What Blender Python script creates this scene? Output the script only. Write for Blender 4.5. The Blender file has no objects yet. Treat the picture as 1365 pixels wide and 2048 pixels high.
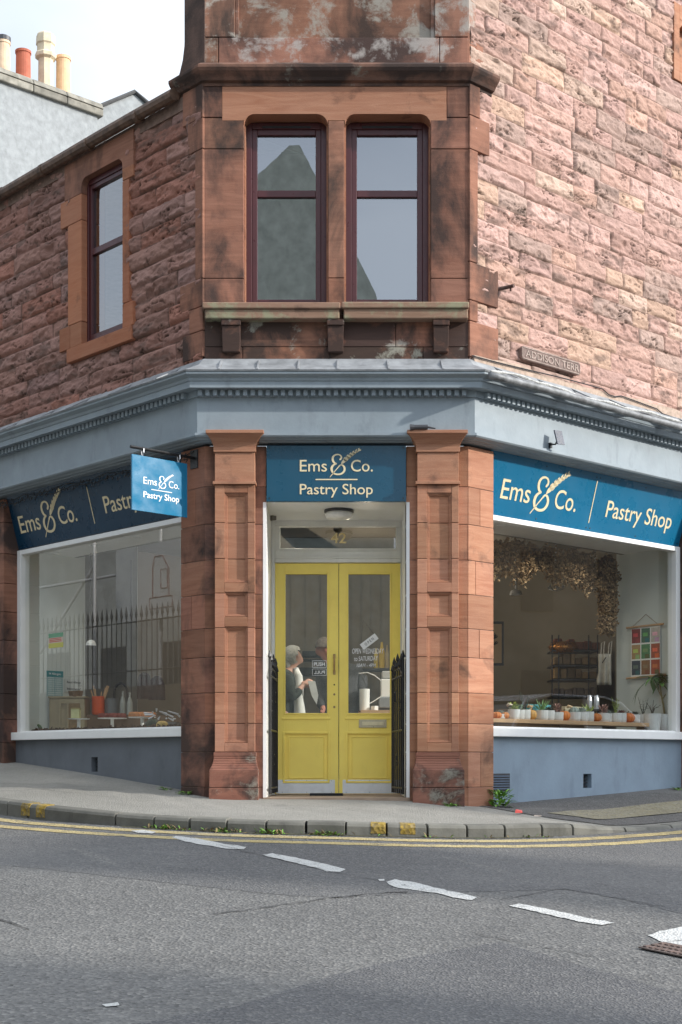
import bpy, bmesh, math, random
import numpy as np
from mathutils import Vector, Matrix
random.seed(7)
C = bpy.context.scene.collection
SC = bpy.context.scene
# ------------------------------------------------------------------ camera
F = 2844.; CX = 682.5; HY = 1525.; ZE = .32          # focal length / centre / horizon in photo pixels, eye height
cam = bpy.data.cameras.new('camera'); camo = bpy.data.objects.new('camera', cam); C.objects.link(camo)
camo.location = (0, 0, ZE); camo.rotation_euler = (math.radians(90), 0, 0)
cam.sensor_fit = 'VERTICAL'; cam.sensor_height = 36; cam.lens = F/2048*36
cam.shift_y = (HY-1024)/2048; cam.clip_end = 500
SC.camera = camo
# ------------------------------------------------------------------ world and sun
SUN_AZ = math.radians(73); SUN_EL = math.radians(24)   # azimuth from -Y towards +X
sv = Vector((math.sin(SUN_AZ)*math.cos(SUN_EL), -math.cos(SUN_AZ)*math.cos(SUN_EL), math.sin(SUN_EL)))
w = bpy.data.worlds.new("World"); SC.world = w; w.use_nodes = True
nt = w.node_tree; nt.nodes.clear()
out = nt.nodes.new('ShaderNodeOutputWorld'); mixs = nt.nodes.new('ShaderNodeMixShader')
b1 = nt.nodes.new('ShaderNodeBackground'); b2 = nt.nodes.new('ShaderNodeBackground')
sky = nt.nodes.new('ShaderNodeTexSky'); sky.sky_type = 'NISHITA'; sky.sun_disc = False
sky.sun_elevation = SUN_EL; sky.sun_rotation = math.atan2(sv.x, sv.y)
b1.inputs[1].default_value = .15; nt.links.new(sky.outputs[0], b1.inputs[0])
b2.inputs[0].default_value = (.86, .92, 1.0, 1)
tc = nt.nodes.new('ShaderNodeTexCoord'); mp = nt.nodes.new('ShaderNodeMapping'); mp.inputs['Scale'].default_value = (1, 1, 2.2)
nz = nt.nodes.new('ShaderNodeTexNoise'); nz.inputs['Scale'].default_value = 2.3; nz.inputs['Detail'].default_value = 5
cr = nt.nodes.new('ShaderNodeMapRange'); cr.inputs[1].default_value = .35; cr.inputs[2].default_value = .62; cr.inputs[3].default_value = .5; cr.inputs[4].default_value = .97
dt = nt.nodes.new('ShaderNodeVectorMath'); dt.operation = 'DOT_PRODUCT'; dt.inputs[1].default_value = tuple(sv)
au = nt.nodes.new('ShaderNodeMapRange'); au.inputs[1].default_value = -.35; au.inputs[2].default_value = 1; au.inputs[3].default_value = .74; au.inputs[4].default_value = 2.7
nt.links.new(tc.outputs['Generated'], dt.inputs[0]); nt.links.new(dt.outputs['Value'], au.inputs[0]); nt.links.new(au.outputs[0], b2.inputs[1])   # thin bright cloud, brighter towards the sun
nt.links.new(tc.outputs['Generated'], mp.inputs[0]); nt.links.new(mp.outputs[0], nz.inputs['Vector']); nt.links.new(nz.outputs[0], cr.inputs[0])
sy = nt.nodes.new('ShaderNodeSeparateXYZ'); nt.links.new(tc.outputs['Generated'], sy.inputs[0])
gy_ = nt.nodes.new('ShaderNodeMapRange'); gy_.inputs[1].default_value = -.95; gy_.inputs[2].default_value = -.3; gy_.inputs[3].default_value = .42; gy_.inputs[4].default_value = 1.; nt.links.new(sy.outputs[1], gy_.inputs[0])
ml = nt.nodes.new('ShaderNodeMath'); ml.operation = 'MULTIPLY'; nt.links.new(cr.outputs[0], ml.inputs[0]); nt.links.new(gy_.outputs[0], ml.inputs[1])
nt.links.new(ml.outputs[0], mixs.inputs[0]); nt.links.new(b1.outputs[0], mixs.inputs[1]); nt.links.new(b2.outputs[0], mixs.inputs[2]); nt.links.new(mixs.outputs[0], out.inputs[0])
sl = bpy.data.lights.new('sun', 'SUN'); sl.energy = 3.1; sl.angle = math.radians(1.0); sl.color = (1, .95, .87)
so = bpy.data.objects.new('sun', sl); C.objects.link(so); so.location = (20, -5, 15)
so.rotation_euler = sv.to_track_quat('Z', 'Y').to_euler()
SC.view_settings.view_transform = 'Standard'; SC.view_settings.look = 'None'
SC.view_settings.exposure = .52; SC.view_settings.gamma = 1
SC.cycles.max_bounces = 8; SC.cycles.transparent_max_bounces = 12; SC.cycles.caustics_reflective = False; SC.cycles.caustics_refractive = False
SC.cycles.use_denoising = True

# ------------------------------------------------------------------ frames of the three street walls
FR = {'L': ((-1.248, 13.), (-.685, .729), (-.729, -.685)), 'R': ((1.163, 13.), (.742, .670), (.670, -.742)), 'C': ((0., 13.), (1., 0.), (0., -1.))}
def W(f, s, z, o=0):
    (ox, oy), (dx, dy), (nx, ny) = FR[f]
    return (ox+dx*s+nx*o, oy+dy*s+ny*o, z)
def inv(f, px, py, o=0):                                # where a sight line meets a wall plane
    (ox, oy), (dx, dy), (nx, ny) = FR[f]
    k = (px-CX)/F; X0 = ox+nx*o; Y0 = oy+ny*o
    s = (k*Y0-X0)/(dx-k*dy); Y = Y0+dy*s
    return s, ZE+(HY-py)/F*Y
def at(px, py, Y): return ((px-CX)/F*Y, Y, ZE+(HY-py)/F*Y)
def outline(p, sL, sR): return [W('L', sL, 0, p)[:2], (-1.248-.433*p, 13-p), (1.163+.384*p, 13-p), W('R', sR, 0, p)[:2]]

# ------------------------------------------------------------------ mesh builder
WORLD = {}                                              # object name -> world offset of its origin
class MB:
    def __init__(s): s.v = []; s.f = []; s.c = []
    def add(s, vs, fs, t=1.):
        n = len(s.v); s.v += [tuple(q) for q in vs]; s.f += [tuple(i+n for i in f) for f in fs]
        t = t if isinstance(t, tuple) else (t, t, t)
        s.c += [t]*len(fs); return s
    def hexa(s, a, t=1.):                               # 8 corners: bottom loop 4, top loop 4
        return s.add(a, [(0,3,2,1),(4,5,6,7),(0,1,5,4),(1,2,6,5),(2,3,7,6),(3,0,4,7)], t)
    def box(s, x0, x1, y0, y1, z0, z1, t=1.):
        return s.hexa([(x0,y0,z0),(x1,y0,z0),(x1,y1,z0),(x0,y1,z0),(x0,y0,z1),(x1,y0,z1),(x1,y1,z1),(x0,y1,z1)], t)
    def fb(s, f, s0, s1, z0, z1, o0, o1, t=1.):
        return s.hexa([W(f,s0,z0,o0),W(f,s1,z0,o0),W(f,s1,z0,o1),W(f,s0,z0,o1),W(f,s0,z1,o0),W(f,s1,z1,o0),W(f,s1,z1,o1),W(f,s0,z1,o1)], t)
    def fr8(s, f, a, b, t=1.):                          # a=(s0,s1,z,o0,o1) lower rectangle, b upper
        q = []
        for (s0, s1, z, o0, o1) in (a, b): q += [W(f,s0,z,o0),W(f,s1,z,o0),W(f,s1,z,o1),W(f,s0,z,o1)]
        return s.hexa(q, t)
    def prism(s, loop, off, t=1.):                      # closed loop of 3D points pushed by off
        n = len(loop); a = [Vector(p) for p in loop]; b = [p+Vector(off) for p in a]
        return s.add(a+b, [tuple(range(n))[::-1], tuple(range(n, 2*n))]+[(i,(i+1)%n,(i+1)%n+n,i+n) for i in range(n)], t)
    def fprism(s, f, pts, o0, o1, t=1.):                # pts (s,z)
        n = len(pts); return s.add([W(f,a,b,o0) for a,b in pts]+[W(f,a,b,o1) for a,b in pts], [tuple(range(n))[::-1], tuple(range(n,2*n))]+[(i,(i+1)%n,(i+1)%n+n,i+n) for i in range(n)], t)
    def tube(s, path, r, n=8, t=1.):
        P = [Vector(p) for p in path]; rs = r if isinstance(r, (list, tuple)) else [r]*len(P); vs = []; fs = []
        up = Vector((0,0,1))
        for i, p in enumerate(P):
            d = (P[min(i+1,len(P)-1)]-P[max(i-1,0)]).normalized()
            u = up if abs(d.dot(up)) < .95 else Vector((1,0,0))
            a = d.cross(u).normalized(); b = d.cross(a)
            for k in range(n):
                an = 2*math.pi*k/n; vs.append(p+(a*math.cos(an)+b*math.sin(an))*rs[i])
        for i in range(len(P)-1):
            for k in range(n): fs.append((i*n+k, i*n+(k+1)%n, (i+1)*n+(k+1)%n, (i+1)*n+k))
        fs.append(tuple(range(n))[::-1]); fs.append(tuple(range((len(P)-1)*n, len(P)*n)))
        return s.add(vs, fs, t)
    def lathe(s, prof, c=(0,0,0), n=20, t=1., sx=1, sy=1, lobes=0, depth=0):
        vs = []; fs = []
        for r, z in prof:
            for k in range(n):
                an = 2*math.pi*k/n; rr = r*(1+(depth*(abs(math.sin(an*lobes/2))-.5) if lobes else 0))
                vs.append((c[0]+rr*sx*math.cos(an), c[1]+rr*sy*math.sin(an), c[2]+z))
        m = len(prof)
        for i in range(m-1):
            for k in range(n): fs.append((i*n+k, i*n+(k+1)%n, (i+1)*n+(k+1)%n, (i+1)*n+k))
        fs.append(tuple(range(n))[::-1]); fs.append(tuple(range((m-1)*n, m*n)))
        return s.add(vs, fs, t)
    def leaf(s, p, d, n, L, wd, t=1., bend=.2):          # a folded, bent leaf
        p = Vector(p); d = Vector(d).normalized(); n = Vector(n); sd = d.cross(n)
        sd = sd.normalized() if sd.length > 1e-4 else Vector((1,0,0)); n = sd.cross(d).normalized()
        vs = []; 
        for k, ww in ((0,.12),(.3,.8),(.6,1),(.85,.55),(1,.03)):
            c = p+d*L*k-n*bend*L*k*k
            vs += [c-sd*wd*ww*.5+n*wd*.12*ww, c-n*wd*.08*ww, c+sd*wd*ww*.5+n*wd*.12*ww]
        fs = []
        for i in range(4):
            a = i*3; fs += [(a,a+1,a+4,a+3),(a+1,a+2,a+5,a+4)]
        return s.add(vs, fs, t)
    def sweep(s, prof, sL, sR, t=1., closed=True):      # profile of (offset, z) carried round the corner with mitres
        outs = [[(x, y, z) for x, y in outline(p, sL, sR)] for p, z in prof]
        m = len(prof); vs = [q for o in outs for q in o]; fs = []
        rng = m if closed else m-1
        for i in range(rng):
            j = (i+1) % m
            for k in range(3): fs.append((i*4+k, i*4+k+1, j*4+k+1, j*4+k))
        if closed: fs.append(tuple(i*4 for i in range(m))); fs.append(tuple(i*4+3 for i in range(m))[::-1])
        return s.add(vs, fs, t)
    def build(s, name, m, parent=None, smooth=False, bevel=0, local=False, recalc=True):
        me = bpy.data.meshes.new(name); off = Vector((0,0,0))
        if parent is not None and not local: off = WORLD[parent.name]
        me.from_pydata([tuple(Vector(p)-off) for p in s.v], [], s.f)
        if recalc:
            bm = bmesh.new(); bm.from_mesh(me); bmesh.ops.recalc_face_normals(bm, faces=bm.faces); bm.to_mesh(me); bm.free()
        a = me.color_attributes.new('tint', 'FLOAT_COLOR', 'CORNER')
        col = np.ones((len(me.loops), 4), dtype=np.float32); i = 0
        cc = np.array(s.c, dtype=np.float32); ln = np.array([len(f) for f in s.f]); col[:, :3] = np.repeat(cc, ln, axis=0)
        a.data.foreach_set('color', col.ravel())
        me.materials.append(m)
        if smooth: me.polygons.foreach_set('use_smooth', [True]*len(me.polygons))
        o = bpy.data.objects.new(name, me); C.objects.link(o)
        if parent is not None: o.parent = parent
        WORLD[o.name] = off if not local else Vector((0,0,0))
        if bevel:
            bv = o.modifiers.new('bevel', 'BEVEL'); bv.width = bevel; bv.segments = 2; bv.limit_method = 'ANGLE'; bv.angle_limit = math.radians(40)
        return o
    def build_each(s, name, m, parent=None, **k):       # every piece of the mesh an object of its own
        out = []; lab = list(range(len(s.v)))
        def find(a):
            while lab[a] != a: lab[a] = lab[lab[a]]; a = lab[a]
            return a
        for f in s.f:
            for a in f[1:]: lab[find(a)] = find(f[0])
        groups = {}
        for i, f in enumerate(s.f): groups.setdefault(find(f[0]), []).append(i)
        for g in groups.values():
            q = MB(); mp = {}
            for i in g:
                for a in s.f[i]:
                    if a not in mp: mp[a] = len(q.v); q.v.append(s.v[a])
                q.f.append(tuple(mp[a] for a in s.f[i])); q.c.append(s.c[i])
            out.append(q.build(name, m, parent, **k))
        return out
def thing(name, label, cat, loc=(0,0,0), group=None, rz=0):
    o = bpy.data.objects.new(name, None); C.objects.link(o); o.location = loc; o.rotation_euler = (0,0,rz); o.empty_display_size = .1
    o['label'] = label; o['category'] = cat
    if group: o['group'] = group
    WORLD[o.name] = Vector(loc); return o
def tag(o, label, cat, group=None):
    o['label'] = label; o['category'] = cat
    if group: o['group'] = group
    return o
def struct(o, kind='structure'): o['kind'] = kind; return o
def dup(root, loc, rz=0, label=None, scale=None):
    r = root.copy(); C.objects.link(r); r.location = loc; r.rotation_euler = (0,0,rz)
    if scale: r.scale = (scale,)*3
    if label: r['label'] = label
    for ch in [o for o in bpy.data.objects if o.parent == root]:
        c = ch.copy(); C.objects.link(c); c.parent = r
        for g in [o for o in bpy.data.objects if o.parent == ch]:
            d = g.copy(); C.objects.link(d); d.parent = c
    return r

# ------------------------------------------------------------------ materials
def base_mat(name):
    m = bpy.data.materials.new(name); m.use_nodes = True; nt = m.node_tree
    return m, nt, nt.nodes['Principled BSDF'], (lambda a, b: nt.links.new(a, b))
def noise(nt, vec, scale, detail=4, rough=.55, dist=0):
    n = nt.nodes.new('ShaderNodeTexNoise'); n.inputs['Scale'].default_value = scale; n.inputs['Detail'].default_value = detail
    n.inputs['Roughness'].default_value = rough; n.inputs['Distortion'].default_value = dist
    if vec is not None: nt.links.new(vec, n.inputs['Vector'])
    return n.outputs[0]
def mapr(nt, v, a, b, c=0., d=1.):
    n = nt.nodes.new('ShaderNodeMapRange'); n.inputs[1].default_value = a; n.inputs[2].default_value = b; n.inputs[3].default_value = c; n.inputs[4].default_value = d
    nt.links.new(v, n.inputs[0]); return n.outputs[0]
def mixc(nt, fac, a, b, mode='MIX'):
    n = nt.nodes.new('ShaderNodeMix'); n.data_type = 'RGBA'; n.blend_type = mode
    for i, v in ((0, fac), (6, a), (7, b)):
        if isinstance(v, (int, float)): n.inputs[i].default_value = v
        elif isinstance(v, tuple): n.inputs[i].default_value = (*v, 1)
        else: nt.links.new(v, n.inputs[i])
    return n.outputs[2]
def mscale(nt, vec, sc):
    n = nt.nodes.new('ShaderNodeMapping'); n.inputs['Scale'].default_value = sc; nt.links.new(vec, n.inputs[0]); return n.outputs[0]
def bump(nt, h, st, dist=.01):
    n = nt.nodes.new('ShaderNodeBump'); n.inputs['Strength'].default_value = st; n.inputs['Distance'].default_value = dist
    nt.links.new(h, n.inputs['Height']); return n.outputs[0]
def coord(nt): return nt.nodes.new('ShaderNodeTexCoord').outputs['Object']
def tinted(nt, c):
    a = nt.nodes.new('ShaderNodeAttribute'); a.attribute_name = 'tint'
    return mixc(nt, 1., c, a.outputs['Color'], 'MULTIPLY')
def plain(name, col, rough=.5, var=.12, scale=6, bmp=0, bscale=80, metal=0, spec=.5, dirt=0, emit=0, tn=True):
    m, nt, p, L = base_mat(name); v = coord(nt)
    n1 = noise(nt, v, scale, 5)
    c = mixc(nt, mapr(nt, n1, .3, .7), tuple(x*(1-var) for x in col), tuple(min(1, x*(1+var)) for x in col))
    if dirt:
        n2 = noise(nt, mscale(nt, v, (1,1,.35)), scale*1.7, 8, .65)
        c = mixc(nt, mapr(nt, n2, .56, .75, 0, dirt), c, tuple(x*.35 for x in col))
    L(tinted(nt, c) if tn else c, p.inputs['Base Color'])
    L(mapr(nt, noise(nt, v, scale*3), .3, .7, max(0, rough-.08), min(1, rough+.08)), p.inputs['Roughness'])
    p.inputs['Metallic'].default_value = metal; p.inputs['Specular IOR Level'].default_value = spec
    if bmp: L(bump(nt, noise(nt, v, bscale, 3), bmp, .004), p.inputs['Normal'])
    if emit: L(tinted(nt, c), p.inputs['Emission Color']); p.inputs['Emission Strength'].default_value = emit
    return m
def sand(name, a=(.40,.165,.085), b=(.50,.235,.135), soot=0., sootc=(.045,.035,.032), lichen=0., lichc=(.42,.42,.36), bedding=14, sootscale=2.2, streak=1.):
    m, nt, p, L = base_mat(name); v = coord(nt)
    n1 = noise(nt, mscale(nt, v, (1.5,1.5,bedding)), 1.3, 7, .6, 1.2)
    c = mixc(nt, mapr(nt, n1, .3, .7), a, b)
    n3 = noise(nt, v, 1.7, 4)
    c = mixc(nt, mapr(nt, n3, .35, .7, 0, .28), c, (.34,.19,.14))
    ng = noise(nt, v, 160, 2)
    c = mixc(nt, mapr(nt, ng, .3, .7, 0, .35), c, (.26,.155,.115))
    if soot:
        n2 = noise(nt, mscale(nt, v, (1,1,streak)), sootscale, 9, .62, .4)
        c = mixc(nt, mapr(nt, n2, .62-.25*soot, .74-.2*soot, 0, .9), c, sootc)
    if lichen:
        n4 = noise(nt, v, 3.1, 12, .72, .3)
        c = mixc(nt, mapr(nt, n4, .62-.14*lichen, .68-.1*lichen, 0, .8), c, lichc)
    L(tinted(nt, c), p.inputs['Base Color']); p.inputs['Roughness'].default_value = .9; p.inputs['Specular IOR Level'].default_value = .2
    hb = nt.nodes.new('ShaderNodeMath'); hb.operation = 'ADD'; L(ng, hb.inputs[0]); L(noise(nt, mscale(nt, v, (1,1,4)), 12, 6), hb.inputs[1])
    L(bump(nt, hb.outputs[0], .35, .006), p.inputs['Normal'])
    return m
def glass_mat(name, refl=.16, tint=(.93,.96,.95), rough=.0, wav=0):
    m = bpy.data.materials.new(name); m.use_nodes = True; nt = m.node_tree; nt.nodes.clear(); L = nt.links.new
    o = nt.nodes.new('ShaderNodeOutputMaterial'); mx = nt.nodes.new('ShaderNodeMixShader'); tr = nt.nodes.new('ShaderNodeBsdfTransparent'); gl = nt.nodes.new('ShaderNodeBsdfGlossy')
    tr.inputs[0].default_value = (*tint, 1); gl.inputs['Roughness'].default_value = rough
    lw = nt.nodes.new('ShaderNodeLayerWeight'); lw.inputs[0].default_value = .5
    fr = nt.nodes.new('ShaderNodeMath'); fr.operation = 'POWER'; fr.inputs[1].default_value = 4; L(lw.outputs['Facing'], fr.inputs[0])
    ad = nt.nodes.new('ShaderNodeMath'); ad.operation = 'ADD'; ad.inputs[1].default_value = refl; ad.use_clamp = True
    L(fr.outputs[0], ad.inputs[0]); L(ad.outputs[0], mx.inputs[0]); L(tr.outputs[0], mx.inputs[1]); L(gl.outputs[0], mx.inputs[2]); L(mx.outputs[0], o.inputs[0])
    if wav: L(bump(nt, noise(nt, coord(nt), 2.5, 2), wav, .01), gl.inputs['Normal'])
    return m
M = {}
M['sand'] = sand('sandstone', (.35,.145,.08), (.48,.24,.145), soot=.28, sootc=(.12,.065,.048), sootscale=2.6)
M['sand_clean'] = sand('sandstone_clean', (.38,.16,.088), (.53,.275,.165), soot=.22, sootc=(.15,.085,.062), sootscale=2.4)
M['sand_dark'] = sand('sandstone_weathered', (.22,.09,.055), (.34,.155,.10), soot=.72, sootscale=1.7, streak=.6)
M['sand_soot'] = sand('sandstone_sooty', (.22,.09,.055), (.36,.155,.095), soot=1.15, lichen=.35, lichc=(.36,.34,.29), sootscale=2.1)
M['sand_top'] = sand('sandstone_lichened', (.27,.115,.075), (.36,.17,.11), soot=.85, lichen=.8, lichc=(.40,.37,.33), sootscale=1.3)
M['sand_base'] = sand('sandstone_base', (.20,.072,.05), (.30,.125,.085), soot=.5, lichen=.45, lichc=(.30,.28,.23), sootscale=3.0)
M['sand_black'] = sand('soot_blackened_stone', (.10,.055,.04), (.20,.10,.07), soot=.8, lichen=.3, lichc=(.25,.24,.20), sootscale=2.4)
M['mortar'] = plain('mortar', (.20,.13,.10), .95, .25, 20)
M['mortar_pale'] = plain('mortar_pale', (.45,.34,.27), .95, .25, 20)
M['bluegrey'] = plain('bluegrey_paint', (.265,.312,.345), .6, .09, 3, .35, 30, dirt=.45)
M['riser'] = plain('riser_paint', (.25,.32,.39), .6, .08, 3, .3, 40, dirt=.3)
M['lead'] = plain('lead', (.26,.27,.28), .6, .3, 8, .3, 30, dirt=.4)
M['white'] = plain('white_paint', (.84,.84,.82), .45, .03, 5, dirt=.1)
M['white_d'] = plain('white_door_paint', (.78,.77,.72), .5, .04, 5, dirt=.12)
M['yellow'] = plain('yellow_paint', (.98,.755,.15), .42, .05, 4, .15, 60, dirt=.13)
M['maroon'] = plain('maroon_frame', (.075,.018,.02), .35, .1, 8)
M['sign'] = plain('sign_blue', (.006,.135,.26), .3, .05, 2); M['sign_c'] = plain('sign_blue_dimmed', (.006,.07,.125), .3, .05, 2)  # one sign blue; the door copy is darkened for its dimmer light
M['sign_dark'] = plain('sign_edge', (.006,.02,.04), .4, .1, 3)
M['cream'] = plain('cream_letters', (.78,.66,.42), .5, .03, 5)
M['white_letters'] = plain('white_letters', (.85,.85,.85), .5, .02, 5)
M['black'] = plain('black_iron', (.012,.012,.013), .4, .3, 20, .4, 60)
M['darkgrey'] = plain('dark_metal', (.05,.05,.055), .45, .2, 10)
M['steel'] = plain('brushed_steel', (.62,.63,.66), .35, .05, 10, metal=.7); M['kick'] = plain('scuffed_aluminium', (.74,.75,.76), .45, .06, 12, metal=.15, dirt=.25)
M['brass'] = plain('brass', (.42,.28,.12), .38, .15, 30, metal=.8)
M['glass'] = glass_mat('shop_glass', .17)
M['glass_up'] = glass_mat('upper_glass', .35, (.8,.84,.86), wav=.012)
M['room'] = plain('room_wall', (.25,.225,.18), .8, .06, 2)
M['room_white'] = plain('display_wall', (.60,.64,.61), .7, .04, 2)
M['ceil'] = plain('ceiling_paint', (.19,.175,.15), .8, .03, 2)
M['wood'] = plain('pine_wood', (.55,.34,.18), .6, .15, 4)
M['oldwood'] = plain('brown_wood', (.26,.17,.09), .6, .2, 5)
M['harl'] = plain('white_harling', (.29,.305,.31), .95, .16, 9, 1., 45, dirt=.35)
M['lamp'] = plain('lamp_glow', (1,.97,.9), .5, 0, 5, emit=9)
# ------------------------------------------------------------------ ground
def road_z(x, y):
    X = 4*np.tanh(np.asarray(x)/4.); yy = np.clip(y, -25, 34)
    return -1.18+.083*yy-.021*X-.00825*X*X
def road_hit(px, py):                                   # sight line to the road surface
    Y = 6.
    for _ in range(60):
        x = (px-CX)/F*Y; z = float(road_z(x, Y)); Yn = (ZE-z)/((py-HY)/F); Y += .5*(Yn-Y)
    return (px-CX)/F*Y, Y
KP = [(-10.6,20.6,.14),(-5.8,15.5,.13),(-3.0,12.54,.13),(-2.2,11.9,.115),(-1.55,11.55,.10),(-.8,11.28,.10),(0,11.2,.10),(.65,11.2,.10),(1.25,11.33,.10),(1.82,11.6,.10),(2.25,11.9,.055),(3.0,12.5,.03),(5.5,14.75,.06),(11.1,19.85,.12)]
def catmull(P, n):
    P = [np.array(p, float) for p in P]; P = [2*P[0]-P[1]]+P+[2*P[-1]-P[-2]]; o = []
    for i in range(1, len(P)-2):
        for k in range(n):
            t = k/n; a, b, c, d = P[i-1:i+3]
            o.append(.5*((2*b)+(c-a)*t+(2*a-5*b+4*c-d)*t*t+(3*b-a-3*c+d)*t**3))
    o.append(P[-2]); return o
KC = catmull(KP, 12)
WPT = [W('L',12,1.0,-.25),W('L',6,.52,-.25),W('L',3.4,.315,-.25),W('L',1.9,.19,-.25),W('L',.9,.10,-.25),(-1.28,13.2,.02),(-.66,13.15,0),(0,13.15,-.005),(.58,13.15,-.015),(1.2,13.2,-.075),W('R',.5,-.075,-.25),W('R',1.5,-.035,-.25),W('R',4.6,.10,-.25),W('R',12,.38,-.25)]
WC = []
for i in range(len(WPT)-1):
    for k in range(12): WC.append(np.array(WPT[i])*(1-k/12)+np.array(WPT[i+1])*k/12)
WC.append(np.array(WPT[-1]))
def kerb_dir(i):
    a = KC[max(i-1, 0)]; b = KC[min(i+1, len(KC)-1)]; d = np.array([b[0]-a[0], b[1]-a[1]]); d /= np.linalg.norm(d); return np.array([d[1], -d[0]])   # towards the road
def asphalt(name, a, b, fleck=.5, scale=55, wear=0):
    m, nt, p, L = base_mat(name); v = coord(nt)
    vo = nt.nodes.new('ShaderNodeTexVoronoi'); vo.inputs['Scale'].default_value = scale; L(v, vo.inputs['Vector'])
    sp = nt.nodes.new('ShaderNodeSeparateColor'); L(vo.outputs['Color'], sp.inputs[0])
    n1 = noise(nt, v, .55, 6, .6); n2 = noise(nt, v, 3.5, 6)
    c = mixc(nt, mapr(nt, n1, .35, .65), a, b)
    c = mixc(nt, mapr(nt, n2, .3, .7, 0, .3), c, tuple(x*.8 for x in a))
    c = mixc(nt, mapr(nt, sp.outputs[0], .1, .9, 0, fleck), c, mixc(nt, sp.outputs[1], (.035,.034,.033), (.30,.29,.27)))
    n7 = noise(nt, mscale(nt, v, (.5,1.1,1)), .9, 8, .7, .6); c = mixc(nt, mapr(nt, n7, .58, .72, 0, .4), c, (.06,.06,.062)); c = mixc(nt, mapr(nt, n7, .42, .30, 0, .3), c, (.26,.255,.24))
    n3 = noise(nt, v, 26, 4, .7)
    c = mixc(nt, mapr(nt, n3, .60, .70, 0, .75*fleck), c, (.022,.022,.023))
    if wear:
        n8 = noise(nt, v, 9, 10, .78, .5); c = mixc(nt, mapr(nt, n8, .60-.12*wear, .68-.10*wear, 0, .8), c, (.12,.119,.117))
    L(tinted(nt, c), p.inputs['Base Color']); p.inputs['Roughness'].default_value = .88; p.inputs['Specular IOR Level'].default_value = .3
    ad = nt.nodes.new('ShaderNodeMath'); ad.operation = 'ADD'; L(vo.outputs['Distance'], ad.inputs[0]); L(n3, ad.inputs[1])
    L(bump(nt, ad.outputs[0], .7, .012), p.inputs['Normal'])
    return m
M['road'] = asphalt('road_asphalt', (.118,.117,.115), (.155,.153,.148), .52)
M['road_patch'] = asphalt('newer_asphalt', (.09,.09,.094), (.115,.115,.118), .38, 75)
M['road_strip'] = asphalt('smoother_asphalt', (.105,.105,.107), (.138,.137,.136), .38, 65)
M['pave'] = asphalt('pavement_concrete', (.26,.25,.22), (.35,.335,.30), .28, 80)
M['pave_dark'] = asphalt('pavement_asphalt', (.10,.095,.09), (.14,.13,.12), .4, 70)
M['kerb'] = plain('kerb_stone', (.15,.145,.125), .9, .25, 5, .6, 60, dirt=.6)
M['tact'] = asphalt('buff_tactile', (.24,.21,.13), (.31,.28,.20), .5, 40)
M['yline'] = asphalt('yellow_line_paint', (.42,.33,.15), (.56,.46,.24), .28, 50, wear=.55)
M['wline'] = asphalt('white_line_paint', (.50,.50,.48), (.62,.62,.60), .14, 60, wear=.45)
M['tar'] = plain('tar_seam', (.03,.03,.03), .7, .3, 20)
# road sheet
mb = MB(); xs = np.concatenate([np.linspace(-60,-8,20), np.linspace(-7.5,7.5,50), np.linspace(8,60,20)]); ys = np.concatenate([np.linspace(-60,1,24), np.linspace(1.4,14,50), np.linspace(15,70,22)])
xx, yy = np.meshgrid(xs, ys); zz = road_z(xx, yy); nx = len(xs)
mb.add(np.stack([xx, yy, zz], -1).reshape(-1,3).tolist(), [(j*nx+i, j*nx+i+1, (j+1)*nx+i+1, (j+1)*nx+i) for j in range(len(ys)-1) for i in range(nx-1)])
struct(mb.build('road', M['road'], smooth=True, recalc=False))
# kerb: separate stones in one run
kt = []; ci = MB(); L_acc = 0; last = 0; yellow = []
cum = [0]
for i in range(1, len(KC)): cum.append(cum[-1]+float(np.linalg.norm(KC[i][:2]-KC[i-1][:2])))
def kat(d):
    i = int(np.clip(np.searchsorted(cum, d)-1, 0, len(KC)-2)); t = (d-cum[i])/(cum[i+1]-cum[i]); q = KC[i]*(1-t)+KC[i+1]*t
    n = kerb_dir(i)*(1-t)+kerb_dir(i+1)*t; return q, n/np.linalg.norm(n)
def kerb_piece(mb, d0, d1, inn=.13, out_=0., top=0., t=1., low=-.12):
    n = max(2, int((d1-d0)/.12)+1); vs = []; fs = []
    for k in range(n):
        q, nn = kat(d0+(d1-d0)*k/(n-1)); r = float(road_z(q[0], q[1])); zt = r+q[2]+top
        for (off, z) in ((out_+.012, r+low), (out_+.012, zt-.03), (out_-.004, zt-.006), (out_-.03, zt), (-inn, zt+.004), (-inn, r+low)):
            vs.append((q[0]+nn[0]*off, q[1]+nn[1]*off, z))
    for k in range(n-1):
        for e in range(6): f = (e+1)%6; fs.append((k*6+e, k*6+f, (k+1)*6+f, (k+1)*6+e))
    fs += [tuple(range(6)), tuple(range((n-1)*6, n*6))[::-1]]
    mb.add(vs, fs, t)
d = 0; kb = MB(); rk = random.Random(3); ktot = cum[-1]
def kerb_d(px):                                         # arc length whose kerb point sits at this photo column
    for i in range(len(cum)-1):
        a = KC[i][0]/KC[i][1]*F+CX; b = KC[i+1][0]/KC[i+1][1]*F+CX
        if a <= px <= b: return cum[i]+(px-a)/(b-a)*(cum[i+1]-cum[i])
breaks = [kerb_d(p) for p in (58, 232, 310, 380, 455, 533, 612, 692, 773, 855, 934, 1010, 1083, 1145)]
bs = [0]; 
while bs[-1]+.75 < breaks[0]: bs.append(bs[-1]+.7)
bs += breaks
while bs[-1] < ktot-.7: bs.append(bs[-1]+.62)
for a, b in zip(bs[:-1], bs[1:]):
    t = rk.uniform(.8, 1.15); kerb_piece(kb, a+rk.uniform(.004,.012), b-rk.uniform(.004,.012), t=t, top=rk.uniform(-.004,.004))
struct(kb.build('kerb', M['kerb'], recalc=True, bevel=.006))
ky = MB()
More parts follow.
